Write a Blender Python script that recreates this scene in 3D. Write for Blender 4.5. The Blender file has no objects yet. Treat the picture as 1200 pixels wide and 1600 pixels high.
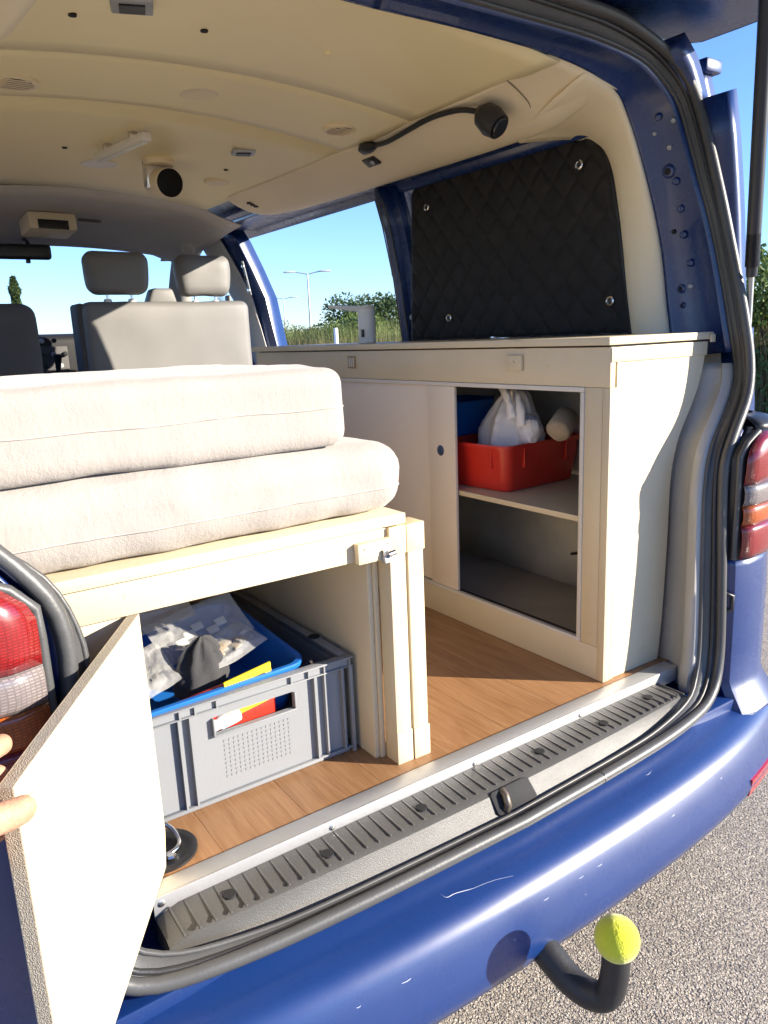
import bpy, bmesh, math, random
from mathutils import Vector, Matrix, noise
from math import sin, cos, pi, radians, sqrt
random.seed(7)
S = bpy.context.scene
COL = S.collection

# ------------------------------------------------------------------ camera
YAW, PITCH, ROLL = 0.596244, 0.227582, 0.041988
fwd = Vector((sin(YAW)*cos(PITCH), cos(YAW)*cos(PITCH), -sin(PITCH)))
r0 = Vector((cos(YAW), -sin(YAW), 0)); d0 = fwd.cross(r0)
right = cos(ROLL)*r0 + sin(ROLL)*d0
down = -sin(ROLL)*r0 + cos(ROLL)*d0
cam = bpy.data.cameras.new('camera'); cam_o = bpy.data.objects.new('camera', cam); COL.objects.link(cam_o)
M = Matrix.Identity(4)
for i in range(3):
    M[i][0] = right[i]; M[i][1] = -down[i]; M[i][2] = -fwd[i]
M.translation = (0, 0, 0.88)
cam_o.matrix_world = M
cam.sensor_fit = 'HORIZONTAL'; cam.sensor_width = 36; cam.lens = 1182.87/1200*36
cam.clip_start = 0.02; cam.clip_end = 5000
S.camera = cam_o

# ------------------------------------------------------------------ light
SUN_AZ, SUN_EL = radians(134.5), radians(18)       # azimuth clockwise from +Y, elevation
W = bpy.data.worlds.new('World'); S.world = W; W.use_nodes = True
nt = W.node_tree
sky = nt.nodes.new('ShaderNodeTexSky'); sky.sky_type = 'NISHITA'; sky.sun_disc = False
sky.sun_elevation = SUN_EL; sky.sun_rotation = SUN_AZ
sky.altitude = 100; sky.air_density = 1.0; sky.dust_density = 0.15; sky.ozone_density = 3.0
bg = nt.nodes['Background']; bg.inputs['Strength'].default_value = 0.05
tint = nt.nodes.new('ShaderNodeMix'); tint.data_type = 'RGBA'; tint.blend_type = 'MULTIPLY'; tint.inputs[0].default_value = 1
tint.inputs[7].default_value = (.56, .69, 1.0, 1)          # camera white balance
nt.links.new(sky.outputs[0], tint.inputs[6]); nt.links.new(tint.outputs[2], bg.inputs['Color'])
sun = bpy.data.lights.new('sun', 'SUN'); sun.energy = 2.0; sun.angle = radians(0.55); sun.color = (1.0, 0.90, 0.75)
sun_o = bpy.data.objects.new('sun', sun); COL.objects.link(sun_o)
sd = Vector((sin(SUN_AZ)*cos(SUN_EL), cos(SUN_AZ)*cos(SUN_EL), sin(SUN_EL)))
sun_o.rotation_euler = sd.to_track_quat('Z', 'Y').to_euler(); sun_o.location = (20, -20, 15)
S.view_settings.view_transform = 'Standard'; S.view_settings.look = 'None'
S.view_settings.gamma = 1; S.view_settings.use_curve_mapping = False
S.view_settings.exposure = 2.8
S.render.engine = 'CYCLES'
S.cycles.max_bounces = 14; S.cycles.diffuse_bounces = 9; S.cycles.glossy_bounces = 4
S.cycles.transparent_max_bounces = 12; S.cycles.transmission_bounces = 6
S.cycles.caustics_reflective = False; S.cycles.caustics_refractive = False
S.cycles.use_denoising = True

# ------------------------------------------------------------------ materials
def newmat(name):
    m = bpy.data.materials.new(name); m.use_nodes = True
    return m, m.node_tree, m.node_tree.nodes['Principled BSDF']
def N(nt, t, **kw):
    n = nt.nodes.new(t)
    for k, v in kw.items():
        if k in n.inputs: n.inputs[k].default_value = v
        else: setattr(n, k, v)
    return n
def simple(name, col, rough=.5, metal=0, coat=0, var=.12, vscale=6, bump=0, bscale=80, spec=.5, col2=None, wear=0):
    """colour with soft mottling, optional fine relief"""
    m, nt, p = newmat(name)
    tc = N(nt, 'ShaderNodeTexCoord')
    n1 = N(nt, 'ShaderNodeTexNoise', Scale=vscale, Detail=6, Roughness=.6)
    nt.links.new(tc.outputs['Object'], n1.inputs['Vector'])
    mr = N(nt, 'ShaderNodeMapRange'); mr.inputs[1].default_value = .3; mr.inputs[2].default_value = .7
    nt.links.new(n1.outputs['Fac'], mr.inputs[0])
    mx = N(nt, 'ShaderNodeMix', data_type='RGBA')
    c2 = col2 or tuple(c*(1-var) for c in col)
    mx.inputs[6].default_value = (*col, 1); mx.inputs[7].default_value = (*c2, 1)
    nt.links.new(mr.outputs[0], mx.inputs[0])
    out = mx.outputs[2]
    if wear:
        n3 = N(nt, 'ShaderNodeTexNoise', Scale=60, Detail=10, Roughness=.75)
        nt.links.new(tc.outputs['Object'], n3.inputs['Vector'])
        m3 = N(nt, 'ShaderNodeMapRange'); m3.inputs[1].default_value = .66; m3.inputs[2].default_value = .74
        m3.inputs[4].default_value = wear
        nt.links.new(n3.outputs['Fac'], m3.inputs[0])
        mx3 = N(nt, 'ShaderNodeMix', data_type='RGBA'); nt.links.new(m3.outputs[0], mx3.inputs[0])
        nt.links.new(out, mx3.inputs[6]); mx3.inputs[7].default_value = (*[c*.45 for c in col], 1)
        out = mx3.outputs[2]
    nt.links.new(out, p.inputs['Base Color'])
    p.inputs['Roughness'].default_value = rough; p.inputs['Metallic'].default_value = metal
    p.inputs['Coat Weight'].default_value = coat; p.inputs['Coat Roughness'].default_value = .06
    p.inputs['Specular IOR Level'].default_value = spec
    mr2 = N(nt, 'ShaderNodeMapRange'); mr2.inputs[3].default_value = max(0, rough-.06); mr2.inputs[4].default_value = min(1, rough+.08)
    nt.links.new(n1.outputs['Fac'], mr2.inputs[0]); nt.links.new(mr2.outputs[0], p.inputs['Roughness'])
    if bump:
        n2 = N(nt, 'ShaderNodeTexNoise', Scale=bscale, Detail=4, Roughness=.6)
        nt.links.new(tc.outputs['Object'], n2.inputs['Vector'])
        b = N(nt, 'ShaderNodeBump', Strength=bump, Distance=.002)
        nt.links.new(n2.outputs['Fac'], b.inputs['Height']); nt.links.new(b.outputs[0], p.inputs['Normal'])
    return m

CREAM = simple('cream_paint', (.63, .53, .36), .45, var=.09, vscale=4, bump=.3, bscale=110, wear=.16)
CREAM_CEIL = simple('cream_ceiling_paint', (.93, .82, .50), .45, coat=0, var=.03, vscale=2.2, bump=.12, bscale=60, wear=.15)
CREAM_PLASTIC = simple('cream_plastic_trim', (.86, .75, .54), .5, var=.05, vscale=3, bump=.2, bscale=300)
GREY_TRIM = simple('grey_plastic_trim', (.40, .385, .355), .5, var=.18, vscale=5, bump=.3, bscale=400, wear=.2)
HEADLINER = simple('grey_headliner', (.58, .56, .53), .9, var=.08, bump=.3, bscale=500)
SEAT = simple('grey_seat_vinyl', (.17, .165, .158), .55, var=.10, vscale=4, bump=.25, bscale=200)
SEAT_DARK = simple('dark_seat_cloth', (.10, .095, .095), .85, var=.15, bump=.4, bscale=300)
RUBBER = simple('black_rubber', (.030, .030, .032), .42, var=.3, vscale=9, bump=.2, bscale=200)
RUBBER_GREY = simple('weathered_rubber', (.075, .076, .077), .42, var=.25, vscale=8, bump=.2, bscale=200)
BLACK = simple('black_plastic', (.018, .018, .02), .4, var=.2, bump=.1)
DARKHOLE = simple('dark_hole', (.01, .01, .012), .8)
ALU = simple('aluminium', (.55, .55, .55), .42, metal=.6, var=.12, vscale=14, bump=.15, bscale=300)
CHROME = simple('bright_steel', (.75, .74, .72), .2, metal=1, var=.1)
GREY_TRIM_DARK = simple('dark_grey_plastic', (.09, .088, .083), .42, var=.2, vscale=9, bump=.45, bscale=500, wear=.15)
THREAD = simple('white_thread', (.40, .365, .335), .9)
WHITEBOARD = simple('pale_hardboard', (.78, .68, .55), .5, var=.05, vscale=3, bump=.15, bscale=90)
ENDGRAIN = simple('painted_end_grain', (.63, .52, .32), .5, var=.10, vscale=40, bump=.5, bscale=90)
WHITE_PL = simple('white_plastic', (.80, .79, .75), .4, var=.05)
CRATE = simple('grey_crate_plastic', (.225, .235, .248), .45, var=.06, vscale=5, bump=.15, bscale=200)
TRAYBLUE = simple('blue_tub_plastic', (.015, .14, .50), .35, var=.1)
RED = simple('red_tub_plastic', (.62, .035, .022), .32, var=.12)
SKIN = simple('skin', (.50, .29, .185), .5, var=.2, vscale=60, bump=.6, bscale=260, col2=(.42, .21, .13))
NAIL = simple('nail', (.68, .42, .34), .3)
CHIPCOL = (.50, .44, .34)
BEIGE_CLOTH = simple('beige_cloth', (.42, .34, .24), .9, var=.2, vscale=20, bump=.5, bscale=250)
BAGWHITE = simple('white_cotton_bag', (.88, .86, .85), .8, var=.08, vscale=12, bump=.4, bscale=150)
PAPER = simple('white_paper', (.75, .74, .71), .7, var=.05)
YELLOW = simple('yellow_card', (.80, .66, .02), .5, var=.05)
WALLGREY = simple('grey_wall_felt', (.72, .68, .58), .95, var=.25, vscale=6, bump=.5, bscale=300)
GALV = simple('galvanised_pole', (.42, .44, .46), .5, metal=.5)
LAMPHEAD = simple('lamp_head_grey', (.6, .6, .62), .5)
TREETRUNK = simple('bark', (.10, .075, .05), .9, var=.3, bump=.6, bscale=30)

def blue_paint(name='blue_car_paint'):
    m, nt, p = newmat(name)
    tc = N(nt, 'ShaderNodeTexCoord')
    n1 = N(nt, 'ShaderNodeTexNoise', Scale=4, Detail=5)
    nt.links.new(tc.outputs['Object'], n1.inputs['Vector'])
    mx = N(nt, 'ShaderNodeMix', data_type='RGBA')
    mx.inputs[6].default_value = (.0028, .023, .115, 1); mx.inputs[7].default_value = (.004, .029, .14, 1)
    nt.links.new(n1.outputs['Fac'], mx.inputs[0])
    # dust specks and small chips
    n2 = N(nt, 'ShaderNodeTexNoise', Scale=120, Detail=8, Roughness=.75); nt.links.new(tc.outputs['Object'], n2.inputs['Vector'])
    mr = N(nt, 'ShaderNodeMapRange'); mr.inputs[1].default_value = .67; mr.inputs[2].default_value = .86; mr.inputs[4].default_value = .28
    nt.links.new(n2.outputs['Fac'], mr.inputs[0])
    mx2 = N(nt, 'ShaderNodeMix', data_type='RGBA'); nt.links.new(mr.outputs[0], mx2.inputs[0])
    nt.links.new(mx.outputs[2], mx2.inputs[6]); mx2.inputs[7].default_value = (.30, .33, .42, 1)
    nt.links.new(mx2.outputs[2], p.inputs['Base Color'])
    p.inputs['Roughness'].default_value = .38; p.inputs['Coat Weight'].default_value = .8
    n4 = N(nt, 'ShaderNodeTexNoise', Scale=9, Detail=8, Roughness=.7); nt.links.new(tc.outputs['Object'], n4.inputs['Vector'])
    m4 = N(nt, 'ShaderNodeMapRange'); m4.inputs[3].default_value = .14; m4.inputs[4].default_value = .42
    nt.links.new(n4.outputs['Fac'], m4.inputs[0]); nt.links.new(m4.outputs[0], p.inputs['Coat Roughness'])
    n5 = N(nt, 'ShaderNodeTexNoise', Scale=3, Detail=2); nt.links.new(tc.outputs['Object'], n5.inputs['Vector'])
    b = N(nt, 'ShaderNodeBump', Strength=.08, Distance=.01); nt.links.new(n5.outputs['Fac'], b.inputs['Height']); nt.links.new(b.outputs[0], p.inputs['Normal'])
    return m
BLUE = blue_paint()

def wood():
    m, nt, p = newmat('wood_vinyl')
    tc = N(nt, 'ShaderNodeTexCoord'); oi = N(nt, 'ShaderNodeObjectInfo')
    ad = N(nt, 'ShaderNodeVectorMath', operation='ADD')
    sc = N(nt, 'ShaderNodeVectorMath', operation='SCALE'); sc.inputs['Scale'].default_value = 17
    cx = N(nt, 'ShaderNodeCombineXYZ'); nt.links.new(oi.outputs['Random'], cx.inputs[0]); nt.links.new(oi.outputs['Random'], cx.inputs[1])
    nt.links.new(cx.outputs[0], sc.inputs[0])
    nt.links.new(tc.outputs['Object'], ad.inputs[0]); nt.links.new(sc.outputs[0], ad.inputs[1])
    mp = N(nt, 'ShaderNodeMapping'); mp.inputs['Scale'].default_value = (26, 2.2, 1); nt.links.new(ad.outputs[0], mp.inputs[0])
    n1 = N(nt, 'ShaderNodeTexNoise', Scale=1.6, Detail=8, Roughness=.65, Distortion=1.3); nt.links.new(mp.outputs[0], n1.inputs['Vector'])
    mp2 = N(nt, 'ShaderNodeMapping'); mp2.inputs['Scale'].default_value = (160, 5, 1); nt.links.new(ad.outputs[0], mp2.inputs[0])
    n2 = N(nt, 'ShaderNodeTexNoise', Scale=1.5, Detail=5, Roughness=.7); nt.links.new(mp2.outputs[0], n2.inputs['Vector'])
    cr = N(nt, 'ShaderNodeValToRGB')
    e = cr.color_ramp.elements
    e[0].position = .30; e[0].color = (.205, .09, .035, 1); e[1].position = .72; e[1].color = (.40, .23, .115, 1)
    x = e.new(.52); x.color = (.32, .168, .076, 1)
    mixf = N(nt, 'ShaderNodeMath', operation='MULTIPLY_ADD'); mixf.inputs[1].default_value = .35
    nt.links.new(n2.outputs['Fac'], mixf.inputs[0])
    mu = N(nt, 'ShaderNodeMath', operation='MULTIPLY'); mu.inputs[1].default_value = .68; nt.links.new(n1.outputs['Fac'], mu.inputs[0])
    nt.links.new(mu.outputs[0], mixf.inputs[2]); nt.links.new(mixf.outputs[0], cr.inputs[0])
    hv = N(nt, 'ShaderNodeHueSaturation'); nt.links.new(cr.outputs[0], hv.inputs['Color'])
    mr = N(nt, 'ShaderNodeMapRange'); mr.inputs[3].default_value = .90; mr.inputs[4].default_value = 1.10
    nt.links.new(oi.outputs['Random'], mr.inputs[0]); nt.links.new(mr.outputs[0], hv.inputs['Value'])
    nt.links.new(hv.outputs[0], p.inputs['Base Color']); p.inputs['Roughness'].default_value = .42
    b = N(nt, 'ShaderNodeBump', Strength=.15, Distance=.001); nt.links.new(n2.outputs['Fac'], b.inputs['Height']); nt.links.new(b.outputs[0], p.inputs['Normal'])
    return m
WOOD = wood()

def fabric():
    m, nt, p = newmat('white_stretch_fabric')
    tc = N(nt, 'ShaderNodeTexCoord')
    v = N(nt, 'ShaderNodeTexVoronoi', Scale=380); nt.links.new(tc.outputs['Object'], v.inputs['Vector'])
    n = N(nt, 'ShaderNodeTexNoise', Scale=150, Detail=3, Roughness=.65); nt.links.new(tc.outputs['Object'], n.inputs['Vector'])
    # soft embroidered motif: flat loops
    w = N(nt, 'ShaderNodeTexWave', Scale=3.2, Distortion=16, Detail=1.5, wave_type='RINGS'); nt.links.new(tc.outputs['Object'], w.inputs['Vector'])
    wm = N(nt, 'ShaderNodeMapRange'); wm.inputs[1].default_value = .86; wm.inputs[2].default_value = .97; nt.links.new(w.outputs['Fac'], wm.inputs[0])
    a = N(nt, 'ShaderNodeMath', operation='ADD'); nt.links.new(n.outputs['Fac'], a.inputs[0])
    mm = N(nt, 'ShaderNodeMath', operation='MULTIPLY'); mm.inputs[1].default_value = .35; nt.links.new(v.outputs['Distance'], mm.inputs[0]); nt.links.new(mm.outputs[0], a.inputs[1])
    mx = N(nt, 'ShaderNodeMix', data_type='FLOAT'); nt.links.new(wm.outputs[0], mx.inputs[0]); nt.links.new(a.outputs[0], mx.inputs[2]); mx.inputs[3].default_value = .72
    mpk = N(nt, 'ShaderNodeMapping'); mpk.inputs['Scale'].default_value = (95, 95, 38); nt.links.new(tc.outputs['Object'], mpk.inputs[0])
    pk = N(nt, 'ShaderNodeTexNoise', Scale=1, Detail=3, Roughness=.5); nt.links.new(mpk.outputs[0], pk.inputs['Vector'])
    sm = N(nt, 'ShaderNodeMath', operation='MULTIPLY_ADD'); nt.links.new(pk.outputs['Fac'], sm.inputs[0]); sm.inputs[1].default_value = 1.1; nt.links.new(mx.outputs[0], sm.inputs[2])
    b = N(nt, 'ShaderNodeBump', Strength=.26, Distance=.004); nt.links.new(sm.outputs[0], b.inputs['Height']); nt.links.new(b.outputs[0], p.inputs['Normal'])
    p.inputs['Base Color'].default_value = (.34, .31, .285, 1); p.inputs['Roughness'].default_value = .95
    p.inputs['Sheen Weight'].default_value = .25; p.inputs['Specular IOR Level'].default_value = .2
    return m
FABRIC = fabric()

def chipboard():
    m, nt, p = newmat('raw_chipboard')
    tc = N(nt, 'ShaderNodeTexCoord')
    v = N(nt, 'ShaderNodeTexVoronoi', Scale=600); nt.links.new(tc.outputs['Object'], v.inputs['Vector'])
    cr = N(nt, 'ShaderNodeValToRGB'); cr.color_ramp.elements[0].color = (.27, .23, .17, 1); cr.color_ramp.elements[1].color = (.42, .37, .29, 1)
    nt.links.new(v.outputs['Color'], cr.inputs[0]); nt.links.new(cr.outputs[0], p.inputs['Base Color'])
    b = N(nt, 'ShaderNodeBump', Strength=.6, Distance=.002); nt.links.new(v.outputs['Distance'], b.inputs['Height']); nt.links.new(b.outputs[0], p.inputs['Normal'])
    p.inputs['Roughness'].default_value = .9
    return m
CHIP = chipboard()

def asphalt():
    m, nt, p = newmat('coarse_asphalt')
    tc = N(nt, 'ShaderNodeTexCoord')
    wn = N(nt, 'ShaderNodeTexNoise', Scale=60, Detail=3); nt.links.new(tc.outputs['Object'], wn.inputs['Vector'])
    wv = N(nt, 'ShaderNodeMix', data_type='RGBA'); wv.blend_type = 'LINEAR_LIGHT'; wv.inputs[0].default_value = .006
    nt.links.new(tc.outputs['Object'], wv.inputs[6]); nt.links.new(wn.outputs['Color'], wv.inputs[7])
    v = N(nt, 'ShaderNodeTexVoronoi', Scale=150); nt.links.new(wv.outputs[2], v.inputs['Vector'])
    v2 = N(nt, 'ShaderNodeTexVoronoi', Scale=290); nt.links.new(wv.outputs[2], v2.inputs['Vector'])
    n = N(nt, 'ShaderNodeTexNoise', Scale=1.3, Detail=6); nt.links.new(tc.outputs['Object'], n.inputs['Vector'])
    cr = N(nt, 'ShaderNodeValToRGB'); e = cr.color_ramp.elements
    e[0].color = (.28, .235, .185, 1); e[1].color = (.62, .54, .43, 1); x = e.new(.5); x.color = (.45, .385, .305, 1)
    sx = N(nt, 'ShaderNodeSeparateColor'); nt.links.new(v.outputs['Color'], sx.inputs[0]); nt.links.new(sx.outputs[0], cr.inputs[0])
    gap = N(nt, 'ShaderNodeMapRange'); gap.inputs[1].default_value = .42; gap.inputs[2].default_value = .75; gap.inputs[3].default_value = 1; gap.inputs[4].default_value = 0; nt.links.new(v.outputs['Distance'], gap.inputs[0])
    sx2 = N(nt, 'ShaderNodeSeparateColor'); nt.links.new(v2.outputs['Color'], sx2.inputs[0])
    fine = N(nt, 'ShaderNodeMapRange'); fine.inputs[3].default_value = .15; fine.inputs[4].default_value = .44; nt.links.new(sx2.outputs[0], fine.inputs[0])
    cf = N(nt, 'ShaderNodeCombineColor')
    for i, k in enumerate((1.0, .86, .72)):
        mm = N(nt, 'ShaderNodeMath', operation='MULTIPLY'); mm.inputs[1].default_value = k; nt.links.new(fine.outputs[0], mm.inputs[0]); nt.links.new(mm.outputs[0], cf.inputs[i])
    mx = N(nt, 'ShaderNodeMix', data_type='RGBA'); nt.links.new(gap.outputs[0], mx.inputs[0]); nt.links.new(cf.outputs[0], mx.inputs[6]); nt.links.new(cr.outputs[0], mx.inputs[7])
    hv = N(nt, 'ShaderNodeHueSaturation'); nt.links.new(mx.outputs[2], hv.inputs['Color'])
    mr = N(nt, 'ShaderNodeMapRange'); mr.inputs[3].default_value = .8; mr.inputs[4].default_value = 1.25; nt.links.new(n.outputs['Fac'], mr.inputs[0]); nt.links.new(mr.outputs[0], hv.inputs['Value'])
    nt.links.new(hv.outputs[0], p.inputs['Base Color'])
    h1 = N(nt, 'ShaderNodeMath', operation='MULTIPLY'); nt.links.new(gap.outputs[0], h1.inputs[0]); nt.links.new(sx.outputs[1], h1.inputs[1])
    h2 = N(nt, 'ShaderNodeMath', operation='MULTIPLY_ADD'); nt.links.new(v2.outputs['Distance'], h2.inputs[0]); h2.inputs[1].default_value = -.25; nt.links.new(h1.outputs[0], h2.inputs[2])
    b = N(nt, 'ShaderNodeBump', Strength=.9, Distance=.010); nt.links.new(h2.outputs[0], b.inputs['Height']); nt.links.new(b.outputs[0], p.inputs['Normal'])
    p.inputs['Roughness'].default_value = .9
    return m
ASPHALT = asphalt()
FIELD = simple('field_soil_grass', (.16, .14, .06), .95, vscale=.25, col2=(.07, .09, .03), bump=.5, bscale=4)
VERGE = simple('verge_soil', (.12, .11, .05), .95, vscale=1.2, col2=(.06, .08, .025), bump=.6, bscale=20)

def leafmat(name, c1, c2):
    m, nt, p = newmat(name)
    g = N(nt, 'ShaderNodeNewGeometry')
    mx = N(nt, 'ShaderNodeMix', data_type='RGBA'); nt.links.new(g.outputs['Random Per Island'], mx.inputs[0])
    mx.inputs[6].default_value = (*c1, 1); mx.inputs[7].default_value = (*c2, 1)
    nt.links.new(mx.outputs[2], p.inputs['Base Color']); p.inputs['Roughness'].default_value = .6
    p.inputs['Specular IOR Level'].default_value = .25
    tr = N(nt, 'ShaderNodeBsdfTranslucent'); nt.links.new(mx.outputs[2], tr.inputs['Color'])
    ms = N(nt, 'ShaderNodeMixShader'); ms.inputs[0].default_value = .35
    out = nt.nodes['Material Output']
    nt.links.new(p.outputs[0], ms.inputs[1]); nt.links.new(tr.outputs[0], ms.inputs[2]); nt.links.new(ms.outputs[0], out.inputs['Surface'])
    return m
LEAF = leafmat('bush_leaves', (.09, .145, .04), (.20, .26, .075))
LEAF_DARK = leafmat('dark_leaves', (.045, .08, .03), (.09, .13, .045))
REED = leafmat('green_reed', (.11, .15, .045), (.26, .27, .10))
DRY = leafmat('dry_grass', (.24, .18, .09), (.42, .33, .17))

def glass(name, tint=(1, 1, 1), alpha_rough=0):
    m, nt, p = newmat(name)
    tr = N(nt, 'ShaderNodeBsdfTransparent'); tr.inputs[0].default_value = (*tint, 1)
    gl = N(nt, 'ShaderNodeBsdfGlossy'); gl.inputs['Roughness'].default_value = .02
    lw = N(nt, 'ShaderNodeLayerWeight'); lw.inputs[0].default_value = .5
    pw_ = N(nt, 'ShaderNodeMath', operation='POWER'); nt.links.new(lw.outputs['Facing'], pw_.inputs[0]); pw_.inputs[1].default_value = 5
    fr = N(nt, 'ShaderNodeMath', operation='MULTIPLY_ADD'); nt.links.new(pw_.outputs[0], fr.inputs[0]); fr.inputs[1].default_value = .6; fr.inputs[2].default_value = .04
    ms = N(nt, 'ShaderNodeMixShader'); nt.links.new(fr.outputs[0], ms.inputs[0]); nt.links.new(tr.outputs[0], ms.inputs[1]); nt.links.new(gl.outputs[0], ms.inputs[2])
    nt.links.new(ms.outputs[0], nt.nodes['Material Output'].inputs['Surface'])
    return m
GLASS = glass('window_glass', (.97, .985, .985))

def lens(name, col):
    m, nt, p = newmat(name)
    tc = N(nt, 'ShaderNodeTexCoord')
    mp = N(nt, 'ShaderNodeMapping'); mp.inputs['Scale'].default_value = (1, 1, 1); nt.links.new(tc.outputs['Object'], mp.inputs[0])
    v = N(nt, 'ShaderNodeTexBrick'); v.offset = 0; v.inputs['Scale'].default_value = 60; v.inputs['Mortar Size'].default_value = .06
    v.inputs['Color1'].default_value = (1, 1, 1, 1); v.inputs['Color2'].default_value = (.55, .55, .55, 1); v.inputs['Mortar'].default_value = (.2, .2, .2, 1)
    sx = N(nt, 'ShaderNodeSeparateXYZ'); nt.links.new(mp.outputs[0], sx.inputs[0])
    cx = N(nt, 'ShaderNodeCombineXYZ'); ad = N(nt, 'ShaderNodeMath', operation='ADD')
    nt.links.new(sx.outputs[0], ad.inputs[0]); nt.links.new(sx.outputs[1], ad.inputs[1])
    nt.links.new(ad.outputs[0], cx.inputs[0]); nt.links.new(sx.outputs[2], cx.inputs[1]); nt.links.new(cx.outputs[0], v.inputs['Vector'])
    mul = N(nt, 'ShaderNodeMix', data_type='RGBA', blend_type='MULTIPLY'); mul.inputs[0].default_value = .55
    mul.inputs[6].default_value = (*col, 1); nt.links.new(v.outputs['Color'], mul.inputs[7])
    nt.links.new(mul.outputs[2], p.inputs['Base Color']); p.inputs['Roughness'].default_value = .3
    p.inputs['Coat Weight'].default_value = 1; p.inputs['Coat Roughness'].default_value = .03
    b = N(nt, 'ShaderNodeBump', Strength=.5, Distance=.003); nt.links.new(v.outputs['Fac'], b.inputs['Height']); nt.links.new(b.outputs[0], p.inputs['Normal'])
    return m
LENS_RED = lens('red_lens', (.28, .010, .012)); LENS_CLEAR = lens('clear_lens', (.26, .22, .215)); LENS_AMBER = lens('amber_lens', (.50, .10, .010))
REFLECT = simple('red_reflector', (.45, .015, .02), .25, coat=1)

def tennis():
    m, nt, p = newmat('yellow_felt')
    tc = N(nt, 'ShaderNodeTexCoord')
    n = N(nt, 'ShaderNodeTexNoise', Scale=190, Detail=4); nt.links.new(tc.outputs['Object'], n.inputs['Vector'])
    n2 = N(nt, 'ShaderNodeTexNoise', Scale=25, Detail=4); nt.links.new(tc.outputs['Object'], n2.inputs['Vector'])
    mx = N(nt, 'ShaderNodeMix', data_type='RGBA'); nt.links.new(n2.outputs['Fac'], mx.inputs[0])
    mx.inputs[6].default_value = (.66, .66, .025, 1); mx.inputs[7].default_value = (.48, .52, .03, 1); nt.links.new(mx.outputs[2], p.inputs['Base Color'])
    b = N(nt, 'ShaderNodeBump', Strength=.7, Distance=.003); nt.links.new(n.outputs['Fac'], b.inputs['Height']); nt.links.new(b.outputs[0], p.inputs['Normal'])
    p.inputs['Roughness'].default_value = 1; p.inputs['Sheen Weight'].default_value = .4
    return m
TENNIS = tennis()

def plastic_film():
    m, nt, p = newmat('clear_plastic_bag')
    p.inputs['Base Color'].default_value = (.72, .72, .70, 1); p.inputs['Roughness'].default_value = .22; p.inputs['Alpha'].default_value = .30
    tc = N(nt, 'ShaderNodeTexCoord'); n = N(nt, 'ShaderNodeTexNoise', Scale=30, Detail=4); nt.links.new(tc.outputs['Object'], n.inputs['Vector'])
    b = N(nt, 'ShaderNodeBump', Strength=.5, Distance=.01); nt.links.new(n.outputs['Fac'], b.inputs['Height']); nt.links.new(b.outputs[0], p.inputs['Normal'])
    return m
FILM = plastic_film()
QUILT = simple('black_quilted_nylon', (.028, .026, .026), .65, var=.25, vscale=12, bump=.4, bscale=260, spec=.22)

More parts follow.
